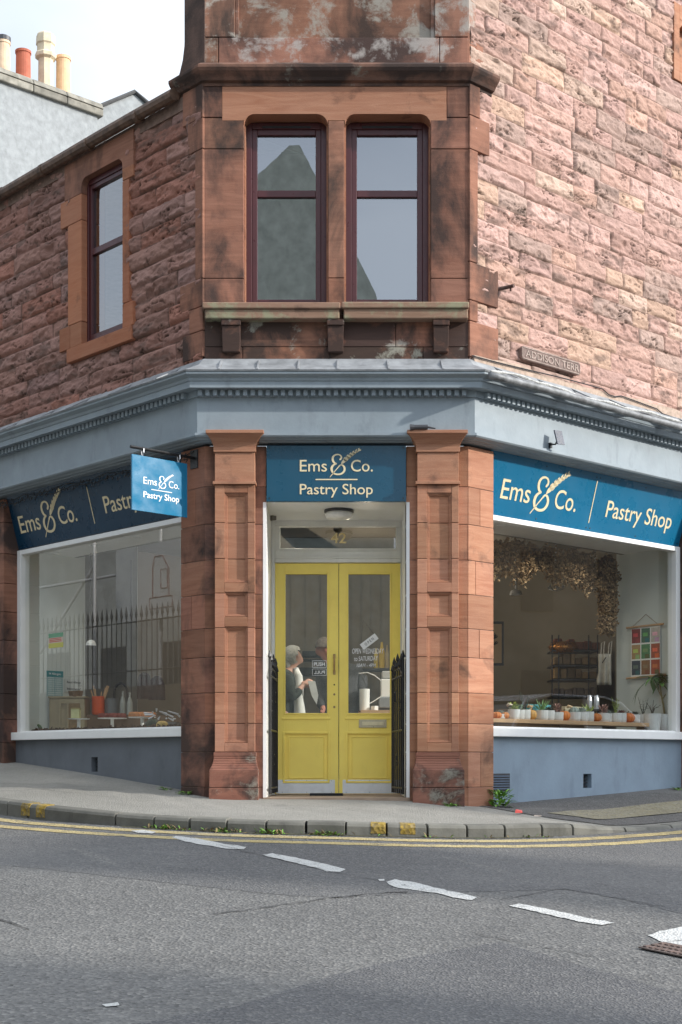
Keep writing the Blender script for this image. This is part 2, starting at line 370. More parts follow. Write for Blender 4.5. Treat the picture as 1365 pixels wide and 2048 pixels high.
for a, b in ((742,772),(801,831),(45,62),(75,92)): kerb_piece(ky, kerb_d(a), kerb_d(b), inn=.10, out_=.003, top=.003, low=.02, t=(1,.9,.7))
struct(ky.build('kerb_yellow_marks', asphalt('worn_yellow_paint', (.34,.25,.05), (.46,.35,.08), .55, 30, wear=.7)))
kg = MB()
for a, b in zip(bs[1:-1], bs[1:-1]): pass
# pavement sheet
pv = MB(); nv = 14; vs = []
for i in range(len(KC)):
    q = KC[i]; n = kerb_dir(i); r = float(road_z(q[0], q[1])); k3 = np.array([q[0]-n[0]*.12, q[1]-n[1]*.12, r+q[2]-.002])
    for j in range(nv):
        t = j/(nv-1); p = k3*(1-t)+WC[i]*t; e = .012*math.sin(i*.7+j)*(1-abs(2*t-1)); vs.append((p[0], p[1], p[2]+e*.5))
def pave_pt(i, t):                                      # i along the kerb samples, t 0 kerb .. 1 wall
    i0 = int(min(i, len(KC)-2)); fr = i-i0; j = t*(nv-1); j0 = int(min(j, nv-2)); fj = j-j0
    g = lambda a, b: np.array(vs[a*nv+b])
    return (g(i0,j0)*(1-fr)*(1-fj)+g(i0+1,j0)*fr*(1-fj)+g(i0,j0+1)*(1-fr)*fj+g(i0+1,j0+1)*fr*fj)
def pave_z(x, y):
    A = np.array(vs); i = np.argsort(((A[:, :2]-np.array([x, y]))**2).sum(1))[:4]; dd = np.sqrt(((A[i, :2]-np.array([x, y]))**2).sum(1))+1e-4
    return float((A[i, 2]/dd).sum()/(1/dd).sum())
pv.add(vs, [(i*nv+j, i*nv+j+1, (i+1)*nv+j+1, (i+1)*nv+j) for i in range(len(KC)-1) for j in range(nv-1)])
po = pv.build('pavement', M['pave'], smooth=True, recalc=False)
struct(po)
def pave_patch(name, mat, region, lift):                # region: list of (i, t0, t1)
    m = MB(); q = []; mm = 8
    for (i, t0, t1) in region:
        for k in range(mm):
            p = pave_pt(i, t0+(t1-t0)*k/(mm-1)); q.append((p[0], p[1], p[2]+lift))
    n = len(region); m.add(q, [(a*mm+b, a*mm+b+1, (a+1)*mm+b+1, (a+1)*mm+b) for a in range(n-1) for b in range(mm-1)])
    return struct(m.build(name, mat, smooth=True, recalc=False))
# darker tarmac beyond the corner on the right, buff blister slabs at the dropped kerb
reg = []
for k in range(32):
    i = 106+k*1.25; s = max(0, min(1, (k-2)/11)); reg.append((i, .97-.92*s if s < 1 else .03, 1.))
pave_patch('pavement_tarmac', M['pave_dark'], reg, .006)
pave_patch('tactile_paving', M['tact'], [(122+k*.8, (.22+.0*k if k > 3 else .5-.07*k)*1., .52) for k in range(21)], .012)
# road markings ------------------------------------------------------
def strip(mb, d0, d1, off, wd, lift=.004, jag=.004):
    n = int((d1-d0)/.06)+2; q = []
    for k in range(n):
        p, nn = kat(d0+(d1-d0)*k/(n-1)); 
        for o in (off-wd/2+rk.uniform(-jag, jag), off+wd/2+rk.uniform(-jag, jag)):
            x, y = p[0]+nn[0]*o, p[1]+nn[1]*o; q.append((x, y, float(road_z(x, y))+lift))
    mb.add(q, [(2*k, 2*k+1, 2*k+3, 2*k+2) for k in range(n-1)])
ym = MB(); d0 = kerb_d(60)
strip(ym, d0-.4, cum[-1], .22, .13, jag=.008); strip(ym, d0-.1, cum[-1], .50, .13, jag=.008)
struct(ym.build('double_yellow_lines', M['yline'], recalc=False))
wm = MB()
def gpoly(mb, pts, lift=.005):
    q = []
    for px, py in pts: x, y = road_hit(px, py); q.append((x, y, float(road_z(x, y))+lift))
    mb.add(q, [tuple(range(len(q)))])
def rough_poly(pts, j=1.1):
    o = []
    for a, b in zip(pts, pts[1:]+pts[:1]):
        n = max(1, int(math.hypot(b[0]-a[0], b[1]-a[1])/9))
        for k in range(n): o.append((a[0]+(b[0]-a[0])*k/n+rk.uniform(-j, j), a[1]+(b[1]-a[1])*k/n+rk.uniform(-j*.6, j*.6)))
    return o
for p in ([(345,1676),(352,1673),(400,1679),(440,1687),(494,1695),(488,1700),(452,1698),(405,1690),(370,1684)],
          [(525,1711),(545,1708),(600,1718),(655,1730),(692,1740),(680,1745),(655,1744),(610,1731),(565,1721)],
          [(774,1765),(790,1760),(830,1766),(860,1774),(905,1784),(955,1796),(945,1801),(925,1800),(870,1787),(830,1781),(795,1777),(780,1772)],
          [(1018,1813),(1040,1809),(1100,1820),(1160,1834),(1230,1847),(1205,1852),(1150,1843),(1090,1829)],
          [(1297,1872),(1320,1864),(1390,1850),(1440,1850),(1440,1925),(1385,1902),(1320,1884)],
          [(262,1663),(285,1661),(312,1665),(305,1668),(275,1667)], [(757,1760),(768,1759),(770,1763),(760,1763)],
          [(205,2010),(235,2007),(240,2013),(212,2015)]): gpoly(wm, rough_poly(p))
struct(wm.build('white_road_markings', M['wline'], recalc=False))
# a reinstated patch of newer tarmac, seams and cracks
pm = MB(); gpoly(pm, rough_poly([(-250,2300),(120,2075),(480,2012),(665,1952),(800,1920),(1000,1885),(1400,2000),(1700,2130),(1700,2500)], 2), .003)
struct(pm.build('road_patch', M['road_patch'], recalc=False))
tm = MB()
def crack(pts, wd=.008):
    P = []
    for a, b in zip(pts[:-1], pts[1:]):
        n = max(2, int(math.hypot(b[0]-a[0], b[1]-a[1])/14))
        for k in range(n): P.append((a[0]+(b[0]-a[0])*k/n+rk.uniform(-2,2), a[1]+(b[1]-a[1])*k/n+rk.uniform(-1.5,1.5)))
    q = []
    for i, (px, py) in enumerate(P):
        x, y = road_hit(px, py); w2 = wd*rk.uniform(.3, 1.3)
        q += [(x, y-w2, float(road_z(x, y-w2))+.006), (x, y+w2, float(road_z(x, y+w2))+.006)]
    tm.add(q, [(2*i, 2*i+1, 2*i+3, 2*i+2) for i in range(len(P)-1)])
crack([(430,1830),(560,1812),(690,1793),(830,1783)]); crack([(1000,1800),(1130,1778),(1250,1800),(1365,1822)], .006)
crack([(0,1840),(75,1865)]); crack([(440,1690),(520,1712),(700,1752),(770,1762)], .005); crack([(950,1868),(1080,1895),(1200,1915)], .005); crack([(1190,1765),(1240,1778)], .005)
crack([(1300,1760),(1350,1774)], .004)
struct(tm.build('road_cracks', M['tar'], recalc=False))
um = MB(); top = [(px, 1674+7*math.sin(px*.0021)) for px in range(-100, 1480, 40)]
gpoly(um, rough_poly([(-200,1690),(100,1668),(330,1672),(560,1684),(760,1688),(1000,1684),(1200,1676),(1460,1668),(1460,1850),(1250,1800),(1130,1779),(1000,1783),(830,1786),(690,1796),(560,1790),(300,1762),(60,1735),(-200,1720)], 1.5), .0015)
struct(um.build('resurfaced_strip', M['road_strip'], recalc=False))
# slab joints scratched across the pavement
sj = MB()
for (ia, ta, ib, tb) in ((40,.15,46,.62),(60,.2,66,.5),(78,.2,90,.45),(92,.55,103,.35),(70,.6,84,.62),(100,.6,110,.3),(20,.3,40,.36),(108,.2,116,.12)):
    q = []
    for k in range(13):
        t = k/12; a = pave_pt(ia+(ib-ia)*t, ta+(tb-ta)*t+rk.uniform(-.006,.006)); q += [(a[0], a[1]-.004, a[2]+.005), (a[0], a[1]+.004, a[2]+.005)]
    sj.add(q, [(2*k, 2*k+1, 2*k+3, 2*k+2) for k in range(12)])
struct(sj.build('pavement_cracks', M['tar'], recalc=False))

# ------------------------------------------------------------------ numpy noise and rock-faced masonry
def vnoise(x, y, seed):
    xi = np.floor(x).astype(np.int64); yi = np.floor(y).astype(np.int64); xf = x-xi; yf = y-yi
    def h(a, b):
        n = (a*374761393+b*668265263+seed*1274126177) & 0xffffffff; n = ((n ^ (n >> 13))*1274126177) & 0xffffffff; return ((n ^ (n >> 16)) & 0xffff)/65535.
    u = xf*xf*(3-2*xf); v = yf*yf*(3-2*yf)
    return (h(xi,yi)*(1-u)+h(xi+1,yi)*u)*(1-v)+(h(xi,yi+1)*(1-u)+h(xi+1,yi+1)*u)*v
def fbm(x, y, seed, o=4, g=.5):
    r = 0; a = 1; t = 0
    for k in range(o): r = r+a*vnoise(x*2**k, y*2**k, seed+k*17); t += a; a *= g
    return r/t
def sstep(a, b, x): t = np.clip((x-a)/(b-a), 0, 1); return t*t*(3-2*t)
def rubble(f, s0, s1, z0, z1, step, seed, pal, course, blen, amp, hole=None, sides='', edge=None, mortar=(.42,.32,.25), o0=-.012, pillow=.012, mw=.0055):
    r = random.Random(seed); zs = [z0]
    while zs[-1] < z1: zs.append(zs[-1]+r.uniform(*course))
    S, Z = np.meshgrid(np.arange(s0, s1+step, step), np.arange(z0, z1+step, step))
    Sw = S+.004*(fbm(S*6, Z*6, seed+90)-.5)*2; Zw = Z+.010*(fbm(S*3.5, Z*3.5, seed+91)-.5)*2
    ci = np.searchsorted(zs, Zw, side='right')-1; ci = np.clip(ci, 0, len(zs)-2)
    H = np.zeros_like(S); COL = np.zeros(S.shape+(3,)); 
    for c in range(len(zs)-1):
        xs = [s0-r.uniform(0, .4)]
        while xs[-1] < s1+.2: xs.append(xs[-1]+r.uniform(*blen))
        xa = np.array(xs); m = ci == c
        if not m.any(): continue
        x = Sw[m]; z = Zw[m]; bi = np.clip(np.searchsorted(xa, x, side='right')-1, 0, len(xa)-2)
        d = np.minimum(np.minimum(x-xa[bi], xa[bi+1]-x), np.minimum(z-zs[c], zs[c+1]-z))
        rnd = np.array([[r.random() for _ in range(6)] for _ in xa]); rb = rnd[bi]
        pc = np.array([pal[min(int(q[3]**1.15*len(pal)), len(pal)-1)] for q in rnd])[bi]*(.86+.28*rb[:, 4:5])
        w_ = (xa[bi+1]-xa[bi]); hh = zs[c+1]-zs[c]
        uu = (x-xa[bi])/w_-.5; vv = (z-zs[c])/hh-.5
        n1 = fbm(x*5+rb[:,0]*90, z*13+rb[:,1]*70, seed+1, 5, .55); n2 = fbm(x*9+rb[:,1]*50, z*11, seed+3, 4)
        rid = 1-np.abs(2*fbm(x*3.2+rb[:,0]*40, z*10+x*1.5+rb[:,2]*60, seed+7, 4)-1)
        hgt = amp*((n1-.5)*1.5+(rid-.75)*1.3+(rb[:,2]-.5)*.5+(rb[:,0]-.5)*uu*1.1+(rb[:,1]-.5)*vv*.9)
        hgt = hgt+pillow*(1-(2*vv)**4)*(1-np.clip((np.abs(2*uu)-.8)/.2,0,1)**2)-.016*sstep(.60, .64, n2)*rb[:,5]-.010*sstep(.80,.93,rid)*(rb[:,4]>.4)
        n5 = fbm(x*22+rb[:,0]*30, z*40+rb[:,2]*30, seed+41, 4, .62); hgt = hgt+.5*amp*(n5-.5)
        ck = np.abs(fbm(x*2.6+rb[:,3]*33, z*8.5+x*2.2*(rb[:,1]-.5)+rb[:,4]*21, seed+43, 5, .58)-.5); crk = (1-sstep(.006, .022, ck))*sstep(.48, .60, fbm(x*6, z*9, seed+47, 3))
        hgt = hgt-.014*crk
        k = sstep(0, .008+.022*rb[:,4], d)
        H[m] = k*(hgt+.012); 
        mk = (1-sstep(mw*.55, mw*1.5, d))[:, None]
        st = sstep(.54, .74, fbm(x*4+rb[:,3]*9, z*12+rb[:,0]*9, seed+21, 5, .6))[:, None]*(rb[:,5:6] > .3)*.62
        st = np.maximum(st, .75*sstep(.70, .8, fbm(x*9, z*26, seed+23, 4, .6))[:, None])
        g = (fbm(x*14, z*30, seed+31, 4, .6)-.5)[:, None]
        cc = pc*(1+.35*g); cc = cc*(1-st)+np.array([.13,.095,.08])*st
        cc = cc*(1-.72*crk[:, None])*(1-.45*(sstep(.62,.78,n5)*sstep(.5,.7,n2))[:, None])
        COL[m] = cc*(1-mk)+np.array(mortar)*mk*(1+.3*g)
    mbv = []; rows, cols = S.shape
    (ox, oy), (dx, dy), (nx_, ny_) = FR[f]
    o = H+o0; V = np.stack([ox+dx*S+nx_*o, oy+dy*S+ny_*o, Z], -1).reshape(-1, 3)
    idx = np.arange(rows*cols).reshape(rows, cols)
    Fq = np.stack([idx[:-1,:-1], idx[:-1,1:], idx[1:,1:], idx[1:,:-1]], -1)
    sc = (S[:-1,:-1]+S[1:,1:])/2; zc = (Z[:-1,:-1]+Z[1:,1:])/2; keep = np.ones(sc.shape, bool)
    if hole:
        for (a, b, c, d) in hole: keep &= ~((sc > a) & (sc < b) & (zc > c) & (zc < d))
    Fq = Fq[keep]; 
    if f == 'L': Fq = Fq[:, ::-1]
    return V, Fq, COL.reshape(-1, 3)
def mesh_np(name, parts, mat, parent):
    V = []; Fq = []; Cc = []; n = 0
    for v, f, c in parts: V.append(v); Fq.append(f+n); Cc.append(c); n += len(v)
    V = np.concatenate(V); Fq = np.concatenate(Fq); Cc = np.concatenate(Cc)
    off = np.array(WORLD[parent.name]); me = bpy.data.meshes.new(name)
    me.vertices.add(len(V)); me.vertices.foreach_set('co', (V-off).astype(np.float32).ravel())
    me.loops.add(len(Fq)*4); me.loops.foreach_set('vertex_index', Fq.ravel().astype(np.int32))
    me.polygons.add(len(Fq)); me.polygons.foreach_set('loop_start', np.arange(0, len(Fq)*4, 4, dtype=np.int32))
    me.update(calc_edges=True); me.validate()
    a = me.color_attributes.new('tint', 'FLOAT_COLOR', 'POINT'); col = np.ones((len(V), 4), np.float32); col[:, :3] = Cc; a.data.foreach_set('color', col.ravel())
    me.polygons.foreach_set('use_smooth', [True]*len(me.polygons)); me.materials.append(mat)
    o = bpy.data.objects.new(name, me); C.objects.link(o); o.parent = parent; WORLD[o.name] = Vector(off); return o
def rub_mat(name):
    m, nt, p, L = base_mat(name); v = coord(nt); a = nt.nodes.new('ShaderNodeAttribute'); a.attribute_name = 'tint'
    ng = noise(nt, v, 70, 5, .7); c = mixc(nt, mapr(nt, ng, .25, .75), a.outputs['Color'], (0,0,0)); 
    c = mixc(nt, mapr(nt, ng, .3, .7, 0, .35), a.outputs['Color'], mixc(nt, 1., a.outputs['Color'], (.45,.42,.40), 'MULTIPLY'))
    L(c, p.inputs['Base Color']); p.inputs['Roughness'].default_value = .95; p.inputs['Specular IOR Level'].default_value = .15
    L(bump(nt, noise(nt, mscale(nt, v, (1,1,2)), 35, 6, .65), .6, .012), p.inputs['Normal']); return m
M['rubble'] = rub_mat('rock_faced_sandstone')

# ------------------------------------------------------------------ the corner building
B = thing('sandstone_building', 'red sandstone corner building with blue grey shopfront and yellow double door', 'building', (0, 13, 0))
palR = [(.52,.335,.285),(.55,.36,.31),(.50,.32,.27),(.57,.38,.33),(.54,.345,.275),(.53,.345,.30),(.51,.33,.275),(.56,.38,.29),(.47,.33,.28),(.545,.39,.315),(.46,.33,.28)]
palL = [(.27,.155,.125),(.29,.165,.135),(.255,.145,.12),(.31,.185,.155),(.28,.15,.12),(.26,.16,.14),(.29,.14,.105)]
RW0, RW1 = 3.95, 9.6
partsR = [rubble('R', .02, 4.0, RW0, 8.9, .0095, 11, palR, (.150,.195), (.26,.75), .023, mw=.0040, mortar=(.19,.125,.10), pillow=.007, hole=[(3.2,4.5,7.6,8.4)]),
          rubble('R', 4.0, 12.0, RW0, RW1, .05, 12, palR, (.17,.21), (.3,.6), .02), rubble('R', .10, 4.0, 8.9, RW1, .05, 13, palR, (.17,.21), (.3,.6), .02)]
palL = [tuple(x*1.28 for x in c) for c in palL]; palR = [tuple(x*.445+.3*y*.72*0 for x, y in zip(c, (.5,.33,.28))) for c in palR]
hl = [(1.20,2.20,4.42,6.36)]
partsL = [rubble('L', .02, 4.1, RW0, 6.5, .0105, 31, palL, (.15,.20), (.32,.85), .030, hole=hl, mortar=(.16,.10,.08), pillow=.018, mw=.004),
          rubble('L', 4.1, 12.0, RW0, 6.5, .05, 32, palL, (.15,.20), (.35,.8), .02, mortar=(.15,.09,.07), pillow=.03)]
bk = MB(); bk.fb('L', .15, 1.2, 3.95, 6.49, -.4, -.06); bk.fb('L', 2.2, 12, 3.95, 6.49, -.4, -.06); bk.fb('L', 1.2, 2.2, 3.95, 4.45, -.4, -.06); bk.fb('L', .10, 12, 6.38, 6.50, -.4, .02); bk.fb('R', .15, 3.25, 3.95, 9.59, -.4, -.06); bk.fb('R', 3.25, 12, 3.95, 7.6, -.4, -.06); bk.fb('R', 3.25, 12, 8.4, 9.59, -.4, -.06)
bk.build('wall_core', M['mortar'], B)
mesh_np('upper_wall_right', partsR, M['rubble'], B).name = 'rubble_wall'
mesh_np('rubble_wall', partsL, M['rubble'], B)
# ashlar courses: blocks with fine joints in front of a mortar core
ra = random.Random(5)
def blocks(mb, f, s0, s1, zs, o0, o1, g=.0025, splits=None, tv=.18):
    for k in range(len(zs)-1):
        cuts = [s0]+(splits.get(k, []) if splits else [])+[s1]
        for a, b in zip(cuts[:-1], cuts[1:]):
            t = 1+ra.uniform(-tv, tv); mb.fb(f, a+(g if a != s0 else 0), b-(g if b != s1 else 0), zs[k]+g, zs[k+1]-g, o0+ra.uniform(0,.0), o1+ra.uniform(-.0015,.0015), (t*ra.uniform(.97,1.03), t, t*ra.uniform(.95,1.05)))
JZ = [-.35, .093, .415, .674, .955, 1.28, 1.544, 1.857, 2.17, 2.497, 2.84, 3.215]
# piers on the left and right walls (with the chamfer returns)
pl = MB(); 
blocks(pl, 'L', .0, .358, JZ, -.30, 0, splits={9:[.14],8:[],6:[.2]}); blocks(pl, 'C', -1.248, -.684, JZ, -.20, -.003)
pl.build('corner_pier', M['sand_dark'], B, bevel=.004)
pr = MB(); blocks(pr, 'R', .0, .346, JZ, -.30, 0, splits={9:[.16],5:[.15],7:[.1],1:[.17]}); blocks(pr, 'C', .597, 1.163, JZ, -.20, -.003)
pr.build('corner_pier', M['sand_clean'], B, bevel=.004)
core = MB(); core.fb('L', .02, .34, -.35, 3.2, -.28, -.006); core.fb('R', .02, .33, -.35, 3.2, -.28, -.006); core.fb('C', -1.24, -.69, -.35, 3.2, -.19, -.009); core.fb('C', .603, 1.155, -.35, 3.2, -.19, -.009)
core.build('pier_core', M['mortar'], B)
# far piers beyond the shop windows
fp = MB(); blocks(fp, 'L', 3.585, 4.25, [-.1]+[z+.12 for z in JZ[2:-1]]+[3.215], -.30, 0, splits={1:[3.8],3:[4.0],6:[3.75]}); fp.build('far_pier', M['sand_dark'], B, bevel=.004)
fp = MB(); blocks(fp, 'R', 3.57, 4.25, JZ, -.30, 0); fp.build('far_pier', M['sand_dark'], B, bevel=.004)
fw = MB(); fw.fb('L', 4.25, 12, -.1, 3.2, -.2, -.01); fw.fb('R', 4.25, 12, -.2, 3.2, -.2, -.01); fw.build_each('side_wall', M['bluegrey'], B)
# pilasters
def pilaster(x0, x1, base, cap, mat, bmat):
    sh = MB(); J = [.415, .674, .955, 1.28, 1.544, 1.857, 2.17, 2.497, 2.84]
    px0, px1 = x0+.088, x1-.065; P = [(.50, 1.55), (1.645, 1.865), (1.955, 2.765)]
    def cut(z0, z1):                                    # split a vertical strip at the joints
        q = [z0]+[z for z in J if z0+.01 < z < z1-.01]+[z1]; return q
    blocks(sh, 'C', x0+.001, x1-.001, J, .0, .066)
    blocks(sh, 'C', x0, px0, J, .05, .10); blocks(sh, 'C', px1, x1, J, .05, .10)
    zz = [(.415, P[0][0]), (P[0][1], P[1][0]), (P[1][1], P[2][0]), (P[2][1], 2.84)]
    for a, b in zz: blocks(sh, 'C', px0+.0005, px1-.0005, cut(a, b), .05, .0995)
    for a, b in P:                                      # the stepped moulding round each sunk panel
        for e, o in ((.012, .090), (.024, .079)):
            sh.fb('C', px0, px0+e, a, b, .05, o); sh.fb('C', px1-e, px1, a, b, .05, o); sh.fb('C', px0+e, px1-e, a, a+e, .05, o-.0006); sh.fb('C', px0+e, px1-e, b-e, b, .05, o-.0006)
    root = sh.build('pilaster', mat, B, bevel=.003)
    c = MB(); c.fb('C', x0-.018, x1+.012, 2.842, 2.868, 0, .125); c.fb('C', x0, x1, 2.868, 3.135, 0, .102); c.fb('C', x0-.012, x1+.010, 3.135, 3.185, 0, .118)
    for k in range(6):
        t0, t1 = k/6, (k+1)/6; e0, e1 = (t0**1.6), (t1**1.6); f = lambda e: (x0-.012-(x0-.012-cap[0])*e, x1+.01+(cap[1]-x1-.01)*e)
        a, b = f(e0), f(e1); c.fr8('C', (a[0], a[1], 3.185+.10*t0, 0, .118+.085*e0), (b[0], b[1], 3.185+.10*t1, 0, .118+.085*e1))
    c.fb('C', cap[0]-.004, cap[1]+.004, 3.285, 3.315, 0, .208)
    c.build('capital', M['sand_clean'], root, bevel=.003)
    b_ = MB(); bx0, bx1 = base
    b_.fb('C', bx0, bx1, -.35, .09, 0, .162); b_.fb('C', bx0+.002, bx1-.002, .094, .245, 0, .160)
    for k in range(6):
        t0, t1 = k/6, (k+1)/6; g = lambda t: (bx0+(x0-.01-bx0)*(math.sin(t*1.57)**.9), bx1+(x1+.01-bx1)*(math.sin(t*1.57)**.9), .160-.05*math.sin(t*1.57))
        a, b = g(t0), g(t1); b_.fr8('C', (a[0], a[1], .245+.13*t0, 0, a[2]), (b[0], b[1], .245+.13*t1, 0, b[2]))
    b_.fb('C', x0-.012, x1+.012, .375, .412, 0, .112)
    b_.build('base', bmat, root, bevel=.005)
pilaster(-1.145, -.782, (-1.194, -.747), (-1.214, -.70), M['sand'], M['sand_base'])
pilaster(.692, 1.068, (.650, 1.117), (.600, 1.137), M['sand_clean'], M['sand_base'])
# fascia, cornice, dentils, architrave
fa = MB(); fa.sweep([(-.1,3.29),(.128,3.293),(.128,3.64),(-.1,3.64)], 12, 12); fa.build('fascia', M['bluegrey'], B, bevel=.002)
am = MB(); am.sweep([(-.1,3.235),(.05,3.235),(.065,3.245),(.10,3.245),(.115,3.255),(.15,3.262),(.162,3.275),(.162,3.298),(-.1,3.298)], 12, 12)
am.build('architrave', M['bluegrey'], B)
co = MB(); co.sweep([(-.1,3.625),(.15,3.625),(.15,3.682),(.252,3.682),(.252,3.735),(.262,3.742),(.270,3.765),(.298,3.782),(.310,3.792),(.310,3.822),(-.1,3.87)], 12, 12)
co.build('cornice', M['bluegrey'], B)
dm = MB()
def dentil(f, a, b):
    n = int((b-a)/.068)
    for k in range(n): dm.fb(f, a+.068*k, a+.068*k+.038, 3.627, 3.678, .149, .195)
dentil('C', -1.29, 1.22); dentil('L', .06, .06+.068*30.5); dentil('R', .05, .05+.068*30.5); dm.build_each('dentil', M['bluegrey'], B)
dm = MB(); dentil('L', .06+.068*30, 6); dentil('R', .05+.068*30, 6)
struct(dm.build('dentil_course', M['bluegrey'], B), 'stuff')
ld = MB(); ld.sweep([(-.05,3.88),(.312,3.824),(.318,3.812),(.324,3.826),(.10,3.93),(.018,4.005),(-.05,4.02)], 12, 12)
ld.build('lead_flashing', M['lead'], B)
lj = MB()
for f, a, b, st in (('C',-1.1,1.1,.42),('R',.3,6,.55),('L',.3,6,.8)):
    s = a
    while s < b: lj.fr8(f, (s, s+.02, 3.83, .30, .328), (s, s+.02, 3.992, .005, .03)); s += st*ra.uniform(.8,1.2)
lj.build_each('flashing_seam', M['lead'], B, bevel=.003)
fill = MB(); q = []
for k in range(61):
    s = .05+k*.12; h = 4.02+.05*vnoise(np.array([k*.35]), np.array([1.]), 4)[0]+.02*vnoise(np.array([k*1.3]), np.array([2.]), 5)[0]; q.append((s, h))
fill.fprism('R', [(s, 3.95) for s, h in q[::-1]]+[(s, h) for s, h in q], -.03, .032); fill.build('mortar_fillet', M['mortar_pale'], B)
gt = MB(); P = [W('R', s, 3.765+.006*math.sin(s*2.1), .375) for s in np.linspace(-.12, 7, 40)]; gt.tube(P, .032, 10)
g_ = gt.build('gutter', plain('old_gutter_paint', (.20,.205,.21), .5, .5, 12, .3, 30, dirt=.7), B, smooth=True)
gp = MB(); P = [W('R', s, 3.812+.012*math.sin(s*3.3)+.008*math.sin(s*9), .37+.012*math.sin(s*5)) for s in np.linspace(-.10, 3.0, 60)]; gp.tube(P, [.011+.004*math.sin(i) for i in range(60)], 6)
gp.build('gutter_edge', plain('flaking_gutter_paint', (.5,.5,.48), .7, .4, 30, .4, 50, dirt=.8), B)

# upper chamfer bay ---------------------------------------------------
up = MB(); wx = [(-.889, -.121), (.034, .82)]; ZT, ZB = 6.249, 4.50
JU = [4.49, 4.72, 4.74+1.17, 6.18]
def jq(z): return z
jl = [4.49, 4.745, 5.93, 6.215]
blocks(up, 'C', -1.248, wx[0][0], jl, -.30, 0, tv=.14); blocks(up, 'C', wx[1][1], 1.163, jl, -.30, 0, tv=.14)
blocks(up, 'C', wx[0][1]+.004, wx[1][0]-.004, [4.49, 4.75, 6.19], -.30, .0)
lint = MB()
def shoulder(f, x0, x1, zt, zb, r, n=6):                # stone over an opening with rounded shoulders: polygon pieces
    pts = []
    for k in range(n+1): a = math.pi/2*k/n; pts.append((x0+r-r*math.sin(a+0)*1., zt-r+r*math.cos(a)))
    return pts
def lintel(mb, f, xa, xb, x0, x1, zt, ztop, o0, o1, r=.10, zlow=None):
    zlow = zt-r-.035 if zlow is None else zlow; n = 7
    L_ = [(x0+r-r*math.cos(a), zt-r+r*math.sin(a)) for a in [math.pi/2*k/n for k in range(n+1)]]
    R_ = [(x1-r+r*math.cos(a), zt-r+r*math.sin(a)) for a in [math.pi/2*k/n for k in range(n+1)]]
    mb.fprism(f, [(xa, zlow), (x0, zlow)]+L_+[(x0+r, ztop), (xa, ztop)], o0, o1)
    mb.fprism(f, [(x0+r, zt), (x1-r, zt), (x1-r, ztop), (x0+r, ztop)], o0, o1)
    mb.fprism(f, [(xb, zlow), (xb, ztop), (x1-r, ztop)]+R_[::-1]+[(x1, zlow)], o0, o1)
mid = (wx[0][1]+wx[1][0])/2
lintel(lint, 'C', -1.085, mid, wx[0][0], wx[0][1], ZT, 6.53, -.30, .001, zlow=6.19); lintel(lint, 'C', mid, .965, wx[1][0], wx[1][1], ZT, 6.53, -.30, .001, zlow=6.19)
lint.build('lintel', M['sand'], B)
blocks(up, 'C', -1.248, -1.088, [6.217, 6.53], -.30, 0); blocks(up, 'C', .968, 1.163, [6.217, 6.53], -.30, 0)
# quoins turning the corners
for f, wv in (('L', [(.30,4.03,4.27),(.20,4.27,4.49),(.34,4.49,4.745),(.11,4.745,5.93),(.22,5.93,6.215),(.30,6.215,6.53)]), ('R', [(.39,4.03,4.36),(.11,4.36,4.55),(.39,4.55,4.90),(.11,4.90,5.93),(.27,5.93,6.24),(.14,6.24,6.53)])):
    for wd, a, b in wv: t = ra.uniform(.9, 1.12); up.fb(f, .0, wd, a+.003, b-.003, -.25, .020 if f == 'R' else .024, t)
up.build_each('quoin', M['sand_dark'], B, bevel=.006)
apn = MB(); blocks(apn, 'C', -1.248, 1.163, [4.0, 4.12, 4.50], -.25, .0, splits={0:[-.9,-.1,.75],1:[-.12,.5]}); apn.build('apron', M['sand_soot'], B, bevel=.005)
ch = MB()                                               # splayed inner reveals of the stone opening
for x0, x1 in wx:
    ch.fprism('C', [(x0-.01, 4.5), (x0+.012, 4.5), (x0+.012, 6.17), (x0-.01, 6.17)], -.28, -.06); ch.fprism('C', [(x1-.012, 4.5), (x1+.01, 4.5), (x1+.01, 6.17), (x1-.012, 6.17)], -.28, -.06)
ch.build('reveal', M['sand'], B)
si = MB()
for a, b, o in ((-1.256, -.006, 0), (.004, 1.160, .004)):
    si.fb('C', a, b, 4.430+o, 4.487+o, -.1, .135); si.fb('C', a+.02, b-.008, 4.345, 4.432+o, -.1, .112)
si.build('window_sill', sand('sill_stone', (.24,.15,.10), (.33,.215,.15), soot=.25, lichen=.9, lichc=(.30,.31,.20)), B, bevel=.01)
for a, b in ((-1.088,-.911),(-.128,.028),(.835,.985)):
    br = MB(); br.fb('C', a, b, 4.29, 4.345, -.05, .10); br.fr8('C', (a+.008, b-.008, 4.06, -.05, .055), (a+.004, b-.004, 4.29, -.05, .085)); br.build('bracket', M['sand_soot'], B, bevel=.006)
